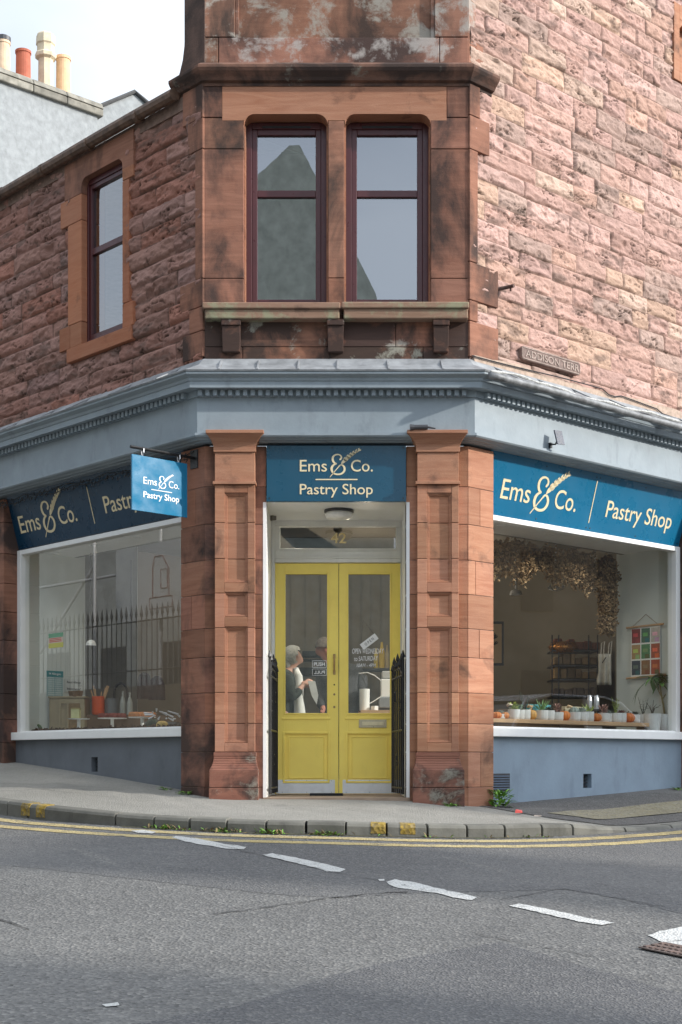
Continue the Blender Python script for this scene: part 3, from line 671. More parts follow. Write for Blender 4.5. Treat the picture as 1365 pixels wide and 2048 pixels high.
def sash(f, s0, s1, z0, z1, o, mat, gl, parent, rail=None, fw=.055, sw=.045, shadow=True):
    fr = MB()
    fr.fb(f, s0, s0+fw, z0, z1, o-.07, o); fr.fb(f, s1-fw, s1, z0, z1, o-.07, o); fr.fb(f, s0+fw, s1-fw, z0, z0+fw, o-.07, o-.001); fr.fb(f, s0+fw, s1-fw, z1-fw, z1, o-.07, o-.001)
    root = fr.build('window', mat, parent, bevel=.004)
    a, b, c, d = s0+fw, s1-fw, z0+fw, z1-fw; s = MB(); i = o-.012
    s.fb(f, a, a+sw, c, d, i-.05, i); s.fb(f, b-sw, b, c, d, i-.05, i); s.fb(f, a+sw, b-sw, c, c+sw, i-.05, i-.001); s.fb(f, a+sw, b-sw, d-sw, d, i-.05, i-.001)
    if rail: s.fb(f, a+sw, b-sw, rail-.032, rail+.032, i-.05, i-.004)
    s.build('sash', mat, root, bevel=.005)
    for (u, v) in ([(c+sw, rail-.03), (rail+.03, d-sw)] if rail else [(c+sw, d-sw)]):
        p = MB(); q = [W(f, a+sw-.003, u, i-.03), W(f, b-sw+.003, u, i-.03), W(f, b-sw+.003, v, i-.03), W(f, a+sw-.003, v, i-.03)]
        p.add(q, [(0,1,2,3)]); p.build('pane', gl, root)
    return root
for x0, x1 in wx: sash('C', x0+.004, x1-.004, 4.50, ZT-.008, -.16, M['maroon'], M['glass_up'], B, rail=5.59, fw=.06, sw=.05)
vt = MB()
for x0, x1 in wx: vt.fb('C', x0+.16, x1-.16, 6.19, 6.205, -.162, -.150)
vt.build('trickle_vent', M['black'], B)
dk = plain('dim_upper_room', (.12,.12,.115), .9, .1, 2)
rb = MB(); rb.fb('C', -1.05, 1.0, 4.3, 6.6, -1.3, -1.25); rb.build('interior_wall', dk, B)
# string course
scs = MB(); scs.sweep([(-.05,6.50),(.012,6.50),(.012,6.525),(.045,6.535),(.062,6.56),(.10,6.60),(.115,6.625),(.115,6.65),(.06,6.69),(-.05,6.71)], .40, .31)
scs.build('string_course', M['sand_black'], B, bevel=.003)
tw = MB(); blocks(tw, 'C', -1.248, 1.163, [6.69, 6.95], -.3, .0, splits={0:[-1.12, .9]}, tv=.1)
blocks(tw, 'C', -1.248, -.97, [6.953, 8.0, 9.6], -.3, .0); blocks(tw, 'C', .857, 1.163, [6.953, 7.9, 9.6], -.3, 0); blocks(tw, 'C', -.965, .852, [6.953, 9.6], -.3, -.045)
tw.fb('C', -.97, -.935, 6.953, 9.6, -.3, -.02); tw.fb('C', .822, .857, 6.953, 9.6, -.3, -.02)
tw.fb('R', 0, .10, 6.69, 9.6, -.28, .003); tw.fb('R', .10, .2, 6.69, 6.95, -.28, .004)
tw.build('tower_face', M['sand_top'], B, bevel=.006)
tl = MB(); tl.fb('L', 0, .30, 6.5, 9.6, -.4, .002)
tl.add([], [])
tl.fprism('L', [(.29,7.25),(.305,6.98),(.33,6.86),(.375,6.76),(.43,6.68),(.30,6.66)], -.3, .0)
tl.prism([W('L', .30, 6.4, 0)[:3], W('L', .30, 9.6, 0), W('L', .30, 9.6, -7), W('L', .30, 6.4, -7)], tuple(np.array(W('L',-.2,0,0))-np.array(W('L',0,0,0))))
tl.build('gable_end', sand('blackened_stone', (.045,.038,.036), (.09,.06,.05), soot=.8, lichen=.15, lichc=(.2,.19,.17)), B)
rf = MB(); rf.prism([W('L',.3,9.6,0)[:3], W('C',-1.25,9.6,0), W('C',1.16,9.6,0), W('R',12,9.6,0), W('R',12,9.6,-7), W('L',.3,9.6,-7)], (0,0,.1)); 
rf.prism([W('L',.12,6.42,-.02), W('L',12,6.42,-.02), W('L',12,6.42,-6), W('L',.12,6.42,-6)], (0,0,.06)); rf.build('roof', M['lead'], B)
# left wing window
sr = MB()
LW0, LW1 = 1.262, 1.99
blocks(sr, 'L', 1.09, 1.262, [4.56, 4.80], -.25, .034); blocks(sr, 'L', 1.155, 1.262, [4.80, 6.0], -.25, .034); blocks(sr, 'L', 1.075, 1.262, [6.0, 6.12], -.25, .034)
blocks(sr, 'L', 1.99, 2.40, [4.56, 4.80], -.25, .034, splits={0:[2.2]}); blocks(sr, 'L', 1.99, 2.24, [4.80, 5.83], -.25, .034); blocks(sr, 'L', 1.99, 2.38, [5.83, 6.10], -.25, .035)
sr.fb('L', 1.10, 2.25, 4.42, 4.56, -.25, .045)
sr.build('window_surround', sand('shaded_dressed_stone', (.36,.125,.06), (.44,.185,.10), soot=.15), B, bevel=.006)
ll = MB(); lintel(ll, 'L', 1.075, 2.30, LW0, LW1, 6.24, 6.46, -.25, .034, r=.09, zlow=6.10); ll.build('lintel', M['sand_dark'], B)
sash('L', LW0, LW1+.03, 4.56, 6.235, -.035, M['maroon'], M['glass_up'], B, rail=5.50, fw=.055, sw=.045)
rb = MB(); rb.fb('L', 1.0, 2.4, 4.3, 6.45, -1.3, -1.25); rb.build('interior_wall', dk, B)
gl = MB(); gl.tube([W('L', s, 6.515+.008*math.sin(s*1.3), .085) for s in np.linspace(.34, 12, 50)], .058, 10)
for s in (.9, 1.75, 2.6, 3.45, 4.3): gl.tube([W('L', s, 6.51, .085), W('L', s+.05, 6.51, .085)], .065, 10)
gl.build('eaves_gutter', plain('rusty_gutter', (.12,.07,.045), .6, .5, 14, .4, 30, dirt=.5), B)
# right upper niche window
nw = MB(); nw.fb('R', 3.19, 3.29, 7.60, 8.42, -.2, .02); nw.fb('R', 3.29, 4.10, 7.60, 7.70, -.2, .019); nw.fb('R', 3.29, 4.10, 8.26, 8.42, -.2, .019); nw.fb('R', 4.1, 4.25, 7.6, 8.42, -.2, .02); nw.fb('R', 3.27, 4.12, 7.68, 8.28, -.2, -.12)
nw.fprism('R', [(3.29,8.26),(3.29,8.16),(3.33,8.20),(3.37,8.26)], -.2, .018)
nw.build('window_surround', M['sand_clean'], B, bevel=.005)

# ------------------------------------------------------------------ shop windows
def shop_window(f, s0, s1, zb, zt, rm):
    fr = MB(); fr.fb(f, s0, s0+.05, zb, zt, -.27, -.18); fr.fb(f, s1-.075, s1, zb, zt, -.27, -.165); fr.fb(f, s0+.05, s1-.075, zt-.05, zt, -.27, -.17); fr.fb(f, s0+.05, s1-.075, zb, zb+.015, -.27, -.18)
    r = fr.build('shop_window', M['white'], B, bevel=.004)
    si = MB(); si.fb(f, s0-.13, s1+.04, zb-.085, zb, -.28, -.09); si.build('sill', M['white'], r, bevel=.006)
    p = MB(); p.add([W(f, s0+.04, zb, -.225), W(f, s1-.07, zb, -.225), W(f, s1-.07, zt-.04, -.225), W(f, s0+.04, zt-.04, -.225)], [(0,1,2,3)]); p.build('pane', M['glass'], r)
    so = MB(); so.fb(f, .34, s1+.01, zt, zt+.06, -.9, -.275); so.build('soffit', M['white'], r)
    return r
shop_window('L', .48, 3.585, .650, 2.66, None); shop_window('R', .48, 3.57, .650, 2.67, None)
for f, far, holes in (('L', 3.585, [(1.97,2.085,.225,.375)]), ('R', 3.57, [(1.865,2.00,.062,.205)])):
    st = MB(); a, b, z0, z1 = holes[0]
    st.fb(f, .34, a, -.3, .566, -.35, -.15); st.fb(f, b, far, -.3, .566, -.35, -.15); st.fb(f, a, b, -.3, z0, -.35, -.15); st.fb(f, a, b, z1, .566, -.35, -.15)
    r = st.build('stall_riser', M['riser'] if f == 'R' else plain('riser_paint_shaded', (.135,.15,.17), .65, .1, 3, .3, 40, dirt=.3), B)  # left riser: same paint with the shade put into its colour
    v = MB(); v.fb(f, a, b, z0, z1, -.35, -.24)
    for k in range(4):
        zz = z0+(z1-z0)*(k+.3)/4; v.fb(f, a+.003, b-.003, zz, zz+.012, -.24, -.20)
    v.build('air_brick', M['darkgrey'], r)
vg = MB(); vg.fb('R', .36, .73, .05, .215, -.15, -.135)
vg.build('vent_grille', M['darkgrey'], B)
sl_ = MB()
for k in range(6): sl_.fb('R', .38, .715, .065+k*.024, .076+k*.024, -.136, -.125)
sl_.build('vent_slats', plain('vent_slat_paint', (.12,.16,.22), .5), B)
# ------------------------------------------------------------------ door recess
JX0, JX1, DY = -.683, .597, 14.0
jm = MB(); jm.box(JX0-.03, JX0, 13.0, 14.05, 0, 2.70); jm.box(JX1, JX1+.03, 13.0, 14.05, 0, 2.70); jm.box(JX0-.03, JX1+.03, 13.01, 14.05, 2.70, 2.76)
rec = jm.build('door_recess', M['white'], B)
dx0, dx1 = -.648, .597-.0
fr = MB(); 
fr.box(JX0, -.650, 13.98, 14.06, 0, 2.70); fr.box(.585, JX1, 13.98, 14.06, 0, 2.70)
fr.box(-.650, .585, 13.97, 14.06, 2.285, 2.325); fr.box(-.650, .585, 13.96, 14.06, 2.325, 2.345); fr.box(-.650, .585, 13.975, 14.06, 2.345, 2.40)
fr.box(-.650, .585, 13.98, 14.06, 2.64, 2.70); fr.box(-.650, -.600, 13.985, 14.06, 2.40, 2.64); fr.box(.540, .585, 13.985, 14.06, 2.40, 2.64); fr.box(-.600, .540, 13.99, 14.06, 2.40, 2.428)
tf = fr.build('door_frame', M['white_d'], B, bevel=.004)
gp = MB(); gp.add([(-.60,14.02,2.42),(.54,14.02,2.42),(.54,14.02,2.65),(-.60,14.02,2.65)], [(0,1,2,3)]); gp.build('fanlight', M['glass'], tf)
thr = MB(); thr.box(JX0-.03, JX1+.03, 12.97, 14.3, -.25, .0); thr.build('threshold', plain('worn_threshold', (.30,.22,.16), .8, .2, 6, .3, 40), B)
mtt = tag(MB().box(-.30, .02, 13.62, 13.86, .001, .022).build('doormat', plain('black_rubber', (.015,.017,.02), .9, .2, 20, .5, 90)), 'thin black mat lying in front of the yellow door', 'mat')
def door(x0, x1, right):
    d = MB(); y0, y1 = 13.985, 14.035; zb, zt = .01, 2.278
    gx0, gx1 = (x0+.098, x1-.108) if not right else (x0+.088, x1-.098); gz0, gz1 = .802, 2.175
    d.box(x0, gx0, y0, y1, zb, zt); d.box(gx1, x1, y0, y1, zb, zt); d.box(gx0, gx1, y0+.0005, y1, gz1, zt); d.box(gx0, gx1, y0+.0005, y1, .612, gz0); d.box(gx0, gx1, y0+.012, y1, .13, .612); d.box(gx0, gx1, y0+.0005, y1, zb, .13)
    r = d.build('door', M['yellow'], B, bevel=.002)
    m = MB()
    def ring(a, b, c, e, w_, o, yo):
        m.box(a, a+w_, y0-o, yo, c, e); m.box(b-w_, b, y0-o, yo, c, e); m.box(a+w_, b-w_, y0-o+.0006, yo, c, c+w_); m.box(a+w_, b-w_, y0-o+.0006, yo, e-w_, e)
    ring(gx0-.012, gx1+.012, gz0-.012, gz1+.012, .016, .007, y0+.02)
    ring(gx0-.022, gx1+.022, .118, .622, .020, .010, y0+.015); ring(gx0+.03, gx1-.03, .165, .575, .010, -.004, y0+.02)
    m.box(gx0-.03, gx1+.03, y0-.008, y0+.01, .742, .760)
    m.build('door_moulding', M['yellow'], r, bevel=.003)
    p = MB(); p.add([(gx0,14.012,gz0),(gx1,14.012,gz0),(gx1,14.012,gz1),(gx0,14.012,gz1)], [(0,1,2,3)]); p.build('pane', M['glass'], r)
    k = MB(); k.box(x0+(.01 if not right else .035), x1-(.035 if not right else .0), y0-.004, y0+.002, .015, .150)
    for xx in np.linspace(x0+.07, x1-.07, 3):
        for zz in (.028, .14): k.lathe([(.0001,0),(.004,0),(.004,.002),(.0001,.003)], (0,0,0), 6) if False else k.box(xx-.003, xx+.003, y0-.006, y0-.003, zz-.003, zz+.003, .25)
    k.build('kick_plate', M['kick'], r)
    return r, gx0, gx1
xm = -.022
dL, lg0, lg1 = door(-.648, xm-.003, False); dR, rg0, rg1 = door(xm+.003, .583, True)
hd = MB(); hx = -.066; hd.tube([(hx,13.94,1.21),(hx,13.94,1.285),(hx,13.94,1.36)], [.009,.011,.009], 10); 
for z in (1.205, 1.365): hd.tube([(hx,13.985,z),(hx,13.94,z)], .008, 8); hd.box(hx-.012, hx+.012, 13.981, 13.985, z-.022, z+.022)
hd.build('handle', M['brass'], dL, smooth=False)
lk = MB()
for z, r in ((1.085,.008),(.99,.011),(.865,.012)):
    n = 12; lk.add([(hx+r*math.cos(a*2*math.pi/n), 13.9825, z+r*math.sin(a*2*math.pi/n)) for a in range(n)]+[(hx+r*math.cos(a*2*math.pi/n), 13.986, z+r*math.sin(a*2*math.pi/n)) for a in range(n)], [tuple(range(n))]+[(i,(i+1)%n,(i+1)%n+n,i+n) for i in range(n)], 1. if z < 1 else .3)
    lk.box(hx-.002, hx+.002, 13.9805, 13.983, z-.005, z+.005, .05)
lk.build('keyhole', M['brass'], dL)
lb = MB(); X0, X1 = .176, .448; z0, z1 = .662, .742
lb.box(X0, X1, 13.975, 13.985, z0, z1); lr = lb.build('letterbox', plain('letterbox_metal', (.50,.43,.30), .35, .1, 20, metal=.6), dR, bevel=.003)
lb = MB(); lb.box(X0+.03, X1-.03, 13.970, 13.976, z0+.022, z1-.022); lb.build('letterbox_flap', plain('letterbox_flap_metal', (.66,.58,.38), .35, .1, 20, metal=.4), dR, bevel=.002)

# ------------------------------------------------------------------ lettering
def text_geo(body, offset=0.0, cap='E', shear=0):
    def mk(s):
        c = bpy.data.curves.new('t', 'FONT'); c.body = s; c.size = 1; c.offset = offset; c.extrude = .004; c.resolution_u = 5; c.shear = shear
        o = bpy.data.objects.new('t', c); C.objects.link(o); bpy.context.view_layer.update()
        me = bpy.data.meshes.new_from_object(o.evaluated_get(bpy.context.evaluated_depsgraph_get()))
        v = [tuple(q.co) for q in me.vertices]; f = [tuple(p.vertices) for p in me.polygons]
        bpy.data.objects.remove(o); bpy.data.curves.remove(c); bpy.data.meshes.remove(me); return v, f
    v, f = mk(body); e, _ = mk(cap); cz = max(q[1] for q in e)-min(q[1] for q in e)
    x0 = min(q[0] for q in v); x1 = max(q[0] for q in v)
    return [((q[0]-x0)/(x1-x0), q[1]/cz, q[2]/.004) for q in v], f
def put_text(mb, body, x0, x1, zb, cap, place, offset=.003, th=.0025, capch='E', rot=0, mirror=False, shear=0):
    v, f = text_geo(body, offset, capch, shear); q = []
    for a, b, c in v:
        if mirror: a = 1-a
        u = x0+(x1-x0)*a; z = zb+cap*b
        if rot: 
            uc, zc = x0, zb; du, dz = u-uc, z-zc; u = uc+du*math.cos(rot)-dz*math.sin(rot); z = zc+du*math.sin(rot)+dz*math.cos(rot)
        q.append(place(u, z, th*(c+1)/2+.001))
    mb.add(q, f)
def ribbon(mb, pts, wd, place, th=.0025):               # a drawn stroke of varying width with round ends
    P = catmull([(a, b, w_) for (a, b), w_ in zip(pts, wd)], 6); n = len(P); q = []; 
    for i in range(n):
        d = P[min(i+1,n-1)][:2]-P[max(i-1,0)][:2]; d = d/(np.linalg.norm(d)+1e-9); nn = np.array([-d[1], d[0]]); h = P[i][2]/2
        for sg in (-1, 1):
            c = P[i][:2]+nn*h*sg; q += [place(c[0], c[1], .001), place(c[0], c[1], .001+th)]
    fs = []
    for i in range(n-1):
        a = i*4; fs += [(a+1, a+3, a+7, a+5), (a, a+4, a+6, a+2), (a, a+1, a+5, a+4), (a+2, a+6, a+7, a+3)]
    fs += [(0,2,3,1), ((n-1)*4,(n-1)*4+1,(n-1)*4+3,(n-1)*4+2)]; mb.add(q, fs)
    for e in (0, n-1):
        c = P[e]; m = 10; r = c[2]/2; q = [place(c[0]+r*math.cos(k*2*math.pi/m), c[1]+r*math.sin(k*2*math.pi/m), .001+th*.96) for k in range(m)]; mb.add(q, [tuple(range(m))])
def logo(mb, place, x0, zb, cap, off=.003):             # place(u, z, out) ; x0 left edge, zb baseline, cap letter height
    U = lambda x, y: (x0+(x-80)/185.*cap, zb+(460-y)/185.*cap)
    put_text(mb, 'Ems', *[U(80,0)[0], U(516,0)[0]], zb, cap, place, off); put_text(mb, 'Co.', U(903,0)[0], U(1252,0)[0], zb, cap, place, off)
    amp = [(728,268),(748,240),(735,205),(695,188),(645,198),(612,235),(612,285),(636,322),(668,336),(630,352),(600,385),(592,430),(612,478),(655,502),(705,507),(758,492),(795,450),(797,400),(770,362),(735,356),(712,376)]
    ribbon(mb, [U(*p) for p in amp], [w_/185*cap for w_ in (26,26,23,19,24,32,34,28,16,26,36,37,30,26,26,28,32,32,26,18,22)], place)
    ribbon(mb, [U(565,552),U(640,460),U(712,376)], [w_/185*cap for w_ in (10,13,17)], place)
    ribbon(mb, [U(752,335),U(785,300),U(900,200),U(1020,130)], [w_/185*cap for w_ in (16,46,44,16)], place)
    ax = np.array([(790,292),(835,250),(880,212),(925,178),(970,148),(1012,124)], float)
    for i, c in enumerate(ax):
        d = (ax[min(i+1,5)]-ax[max(i-1,0)]); ang = math.atan2(d[1], d[0]); Lg = 74-4*i
        for sg in (-1, 1):
            a = ang+sg*.5; tip = c+np.array([math.cos(a), math.sin(a)])*Lg; md = c+np.array([math.cos(ang+sg*.95), math.sin(ang+sg*.95)])*Lg*.55; m2 = (c+tip)/2+(c+tip-2*md)*-.0
            inner = c+np.array([math.cos(ang+sg*.12), math.sin(ang+sg*.12)])*Lg*.5
            loop = [c, (c+inner)/2+0, inner, tip, md+(tip-md)*.3, md]
            mb.add([place(*U(*p), .0035) for p in loop], [tuple(range(len(loop)))])
    c = ax[-1]; loop = [c, c+np.array([22,-26]), c+np.array([62,-8]), c+np.array([30,8])]
    mb.add([place(*U(*p), .0036) for p in loop], [tuple(range(4))])
# chamfer sign
sg = thing('fascia_sign', 'darkened blue shop sign over the yellow door with two lines of cream lettering', 'sign', (0,12.96,2.9))
sp = MB(); sp.fb('C', JX0+.004, JX1-.004, 2.70, 3.21, -.01, .035); sp.build('sign_panel', M['sign_c'], sg, bevel=.002)
PC = lambda u, z, o: W('C', u, z, .035+o)
k = .105/185
lt = MB(); zb = ZE+(HY-(885+460/8.03))/219.6; x0 = (590+80/8.03-CX)/219.6
logo(lt, PC, x0, zb, .105); U = lambda x, y: (x0+(x-80)*k, zb+(460-y)*k)
put_text(lt, 'Pastry Shop', U(80,0)[0], U(1252,0)[0], U(0,826)[1], 165*k, PC, .004)
ribbon(lt, [U(340,590),U(700,590),U(1000,590)], [19*k]*3, PC); lt.build('lettering', M['cream'], sg, recalc=False)
sc_ = MB()
for x in (JX0+.03, -.08, JX1-.03):
    for z in (2.73, 3.19): sc_.fb('C', x-.006, x+.006, z-.006, z+.006, .034, .039)
sc_.build_each('screw', M['black'], sg)
# tilted side signs
def tilted(f, s0, s1, seam, label, mat, dirn, texts, bar):
    zb, zt, ob, ot = 2.675, 3.235, -.185, -.03
    r = thing('fascia_sign', label, 'sign', W(f, (s0+s1)/2, 2.9, -.1))
    for a, b in ((s0, seam-.001), (seam+.001, s1)):
        p = MB(); p.hexa([W(f,a,zb,ob-.02),W(f,b,zb,ob-.02),W(f,b,zb,ob),W(f,a,zb,ob),W(f,a,zt,ot-.02),W(f,b,zt,ot-.02),W(f,b,zt,ot),W(f,a,zt,ot)]); p.build('sign_panel', mat, r)
    e = MB(); th = [(ob-.03, zb+.0), (ot-.022, zt), (ob-.03, zt)]
    for a, b in ((s1-.012, s1-.002), (s0+.002, s0+.012)): e.prism([W(f, a, z, o) for o, z in th], tuple(np.array(W(f,b,0,0))-np.array(W(f,a,0,0))))
    e.fb(f, s0, s1, zb-.006, zb-.001, ob-.06, ob); e.build('sign_return', M['sign_dark'], r)
    kx = (ot-ob)/(zt-zb)
    pl_ = lambda u, z, o: W(f, u*dirn, z, ob+(z-zb)*kx+o)
    t = MB(); logo(t, pl_, *texts[0]); t.build('logo', M['cream'], r, recalc=False); t = MB(); put_text(t, 'Pastry Shop', *texts[1], pl_, .004); ribbon(t, [(bar[0]*dirn*1., bar[1]), (bar[0]*dirn, (bar[1]+bar[2])/2), (bar[0]*dirn, bar[2])], [.012]*3, pl_)
    t.build('lettering', M['cream'], r, recalc=False)
    s = MB()
    for u in (s0+.04, (s0+seam)/2, seam-.03, seam+.03, (seam+s1)/2, s1-.04):
        for z in (zb+.03, zt-.04): o = ob+(z-zb)*kx; s.fb(f, u-.006, u+.006, z-.006, z+.006, o-.002, o+.003)
    s.build_each('screw', M['black'], r)
    return r
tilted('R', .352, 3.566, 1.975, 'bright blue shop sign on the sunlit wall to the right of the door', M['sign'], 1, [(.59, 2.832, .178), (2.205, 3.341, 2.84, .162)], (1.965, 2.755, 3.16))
tilted('L', .364, 3.580, 2.03, 'shade-darkened blue shop sign partly hidden behind the hanging sign', plain('sign_blue_shaded', (.006,.042,.085), .3, .05, 2), -1, [(-3.45, 2.834, .178), (-1.80, -.66, 2.845, .162)], (2.03, 2.775, 3.15))  # the same sign blue, darkened in colour for the shaded wall
# hanging sign at right angles to the left wall
hs = thing('hanging_sign', 'square light blue double sided shop sign hanging from a black bar', 'sign', W('L', .15, 3.1, .4))
def PH(u, z, o): p = W('L', .15, z, u); d = FR['L'][1]; return (p[0]-d[0]*o, p[1]-d[1]*o, z)
def hbox(mb, u0, u1, z0, z1, o0, o1): mb.hexa([PH(u0,z0,o0),PH(u1,z0,o0),PH(u1,z0,o1),PH(u0,z0,o1),PH(u0,z1,o0),PH(u1,z1,o0),PH(u1,z1,o1),PH(u0,z1,o1)])
b = MB(); hbox(b, .09, .70, 2.565, 3.06, -.01, .01); b.build('sign_board', plain('hanging_sign_blue', (.008,.17,.32), .22, .04, 2, spec=.8), hs, bevel=.002)
lt = MB(); PHs = lambda u, z, o: PH(-u, z, .010+o); cap = .0625
logo(lt, PHs, -.58, 2.812, cap); kk = cap/185; put_text(lt, 'Pastry Shop', -.58, -.58+1172*kk, 2.815-366*kk, 165*kk, PHs, .012)
ribbon(lt, [(-.58+260*kk, 2.815-130*kk), (-.58+600*kk, 2.815-130*kk), (-.58+920*kk, 2.815-130*kk)], [20*kk]*3, PHs); lt.build('lettering', M['white_letters'], hs, recalc=False)
br = MB(); br.tube([PH(.0,3.125,0), PH(.71,3.125,0)], .014, 8); hbox(br, -.002, .008, 3.03, 3.20, -.055, .055); br.build('bracket', M['black'], hs)
ch = MB()
for u in (.18, .58): ch.tube([PH(u,3.125,.016), PH(u,3.09,.018), PH(u,3.055,0)], .006, 6); ch.tube([PH(u,3.125,-.016), PH(u,3.09,-.018), PH(u,3.055,0)], .006, 6)
ch.build('hook', M['steel'], hs)
# street name plate
sn = thing('street_name_plate', 'weathered cast street name plate fixed to the pink stone wall', 'sign', W('R', 1.13, 4.2, .03))
p = MB(); a, b, z0, z1, c = .693, 1.571, 4.136, 4.26, .022; pts = [(a+c,z0),(b-c,z0),(b,z0+c),(b,z1-c),(b-c,z1),(a+c,z1),(a,z1-c),(a,z0+c)]
p.fprism('R', pts, .0, .045); p.build('plate', plain('cast_plate', (.20,.14,.12), .8, .3, 15, .5, 60, dirt=.4), sn)
p = MB(); PR = lambda u, z, o: W('R', u, z, .044+o); put_text(p, 'ADDISON TERR', .745, 1.545, 4.166, .065, PR, .006, .006)
m_ = .010; p.fb('R', a+c, b-c, z0+.006, z0+.013, .044, .05); p.fb('R', a+c, b-c, z1-.013, z1-.006, .044, .05); p.fb('R', a+.005, a+.012, z0+c, z1-c, .044, .05); p.fb('R', b-.012, b-.005, z0+c, z1-c, .044, .05)
p.build('lettering', plain('worn_letters', (.36,.28,.24), .8, .3, 15, dirt=.3), sn)
# solar light, wall bracket, cable, door lamp, little spotlight, lights string
so_ = thing('solar_light', 'small black solar panel light on the pale blue fascia above the right shop sign', 'light', W('R', 1.02, 3.4, .13))
p = MB(); p.hexa([W('R',.97,3.335,.24),W('R',1.05,3.335,.26),W('R',1.05,3.335,.275),W('R',.97,3.335,.255),W('R',.97,3.475,.20),W('R',1.05,3.475,.22),W('R',1.05,3.475,.235),W('R',.97,3.475,.215)]); p.build('solar_panel', plain('solar_cells', (.05,.06,.09), .3, .3, 30), so_)
p = MB(); p.tube([W('R',1.0,3.36,.12), W('R',1.0,3.345,.2), W('R',1.0,3.40,.235)], .008, 6); p.fb('R', .985, 1.015, 3.32, 3.37, .125, .15); p.build('bracket', M['black'], so_)
wb = MB(); wb.tube([W('R',.397,4.735,0), W('R',.46,4.75,.07), W('R',.47,4.75,.14)], .018, 8); wb.tube([W('R',.47,4.75,.10), W('R',.47,4.71,.10)], .010, 6); wb.fb('R', .388,.406,4.66,4.79,0,.01)
tag(wb.build('wall_bracket', plain('rusty_iron', (.09,.05,.04), .8, .4, 20, .5, 60)), 'short rusty iron stub sticking out of the pink stone wall beside the upper window', 'bracket')
cb = MB(); cb.tube([W('R', s, 4.03+.035*math.sin(s*.9)**2-.018*s*(s>2)+(.03 if 2.2<s<2.9 else 0), .045) for s in np.linspace(.0, 7, 70)], .006, 5)
tag(cb.build('cable', M['black']), 'thin black cable lying along the top of the cornice on the right wall', 'cable')
cl = MB(); c = (0.0, 13.40, 2.70); cl.lathe([(.10,0),(.135,-.005),(.140,-.045),(.13,-.05),(.05,-.05)], (-.0, 13.40, 2.70), 28)
lo = thing('ceiling_light', 'round black rimmed bulkhead light under the white soffit above the door', 'light', (-.02,13.40,2.70))
cl = MB(); cl.lathe([(.06,0),(.138,-.002),(.140,-.024),(.128,-.028)], (-.02,13.40,2.70), 28); cl.build('rim', M['darkgrey'], lo, smooth=False)
cl = MB(); cl.lathe([(.128,-.026),(.130,-.055),(.118,-.078),(.07,-.088),(.002,-.09)], (-.02,13.40,2.70), 28); cl.build('diffuser', plain('frosted_diffuser', (.85,.84,.80), .35, .15, 12), lo, smooth=True)
sl2 = MB(); sl2.tube([(.66,12.79,3.335),(.78,12.79,3.337)], [.022,.022], 10); sl2.tube([(.62,12.79,3.333),(.66,12.79,3.335)], [.03,.024], 10); sl2.tube([(.78,12.79,3.337),(.85,12.80,3.327)], [.012,.006], 8)
tag(sl2.build('spotlight', M['darkgrey']), 'small dark cylindrical lamp lying on top of the right pilaster capital', 'light')
fl = MB(); rl = random.Random(8)
for rr in range(2):
    fl.tube([W('L', s, 3.205-.045*rr-.03*abs(math.sin(s*4+rr))-rl.uniform(0,.012), .01+.03*rr) for s in np.linspace(.15, 3.7, 110)], .0045, 4)
for s in np.linspace(.2, 3.7, 130): z = 3.19-rl.uniform(0,.08); fl.tube([W('L', s, z, .04), W('L', s+rl.uniform(-.03,.03), z-.03, .05)], .005, 4)
tag(fl.build('string_lights', M['black']), 'string of small dark fairy lights draped along the top of the shade-darkened blue sign', 'string lights')
# iron gates
def gate(xa, ya, xb, yb, label, n=7, top=1.30, lean=.0):
    r = thing('iron_gate', label, 'gate', (xa, ya, 0)); m = MB(); rg = random.Random(4)
    P = lambda t, z, e=0: (xa+(xb-xa)*t+e*0, ya+(yb-ya)*t, z)
    for z in (.08, .62, 1.12): m.tube([P(0, z), P(1, z)], .011, 6)
    m.tube([P(0, 1.12), P(.3, 1.20), P(.7, 1.19), P(1, 1.12)], .009, 6)
    m.build_each('gate_rail', M['black'], r)
    for k in range(n):
        t = k/(n-1); h = top+(.08 if k in (0,) else 0)-.05*abs(t-.5)+(.05 if k % 2 else 0); b = MB(); rr = .013 if k in (0, n-1) else .0085
        b.tube([P(t, .03), P(t, h-.08)], rr, 6); b.tube([P(t, h-.08), P(t, h-.06), P(t, h-.03), P(t, h)], [.008,.022,.013,.002], 6); b.build('gate_bar', M['black'], r)
    for t, z in ((.25,.85),(.6,.35),(.8,.95)):
        s = MB(); q = [P(t+.05*math.cos(a)*1.4, z+.05*math.sin(a)) for a in np.linspace(0, 5.2, 12)]; s.tube(q, .006, 5); s.build('gate_scroll', M['black'], r)
gate(-.655, 13.07, -.628, 13.92, 'black iron gate folded back against the left side of the door recess')
gate(.570, 13.07, .500, 13.80, 'black iron gate standing half open against the right side of the door recess', lean=.05)
# writing on the door glass
gy = 14.006
PD = lambda u, z, o: (u, gy-o, z)
st = MB()
def frame_rect(mb, a, b, c, d, w_, y=gy-.002): mb.box(a, a+w_, y, y+.001, c, d); mb.box(b-w_, b, y, y+.001, c, d); mb.box(a+w_, b-w_, y, y+.001, c, c+w_); mb.box(a+w_, b-w_, y, y+.001, d-w_, d)
pa = at(625,1321,14)[0]; pb = at(653.5,1321,14)[0]; z1 = at(0,1321,14)[2]; z0 = at(0,1335,14)[2]
frame_rect(st, pa, pb, z0, z1, .004); put_text(st, 'PUSH', pa+.016, pb-.016, z0+.017, .036, PD, .025, .001)
z1 = at(0,1337.5,14)[2]; z0 = at(0,1351,14)[2]; frame_rect(st, pa, pb, z0, z1, .003); put_text(st, 'PULL', pa+.018, pb-.016, z0+.018, .030, PD, .012, .001, mirror=True)
st.build('sticker', M['white_letters'], dL, recalc=False)
wr = MB()
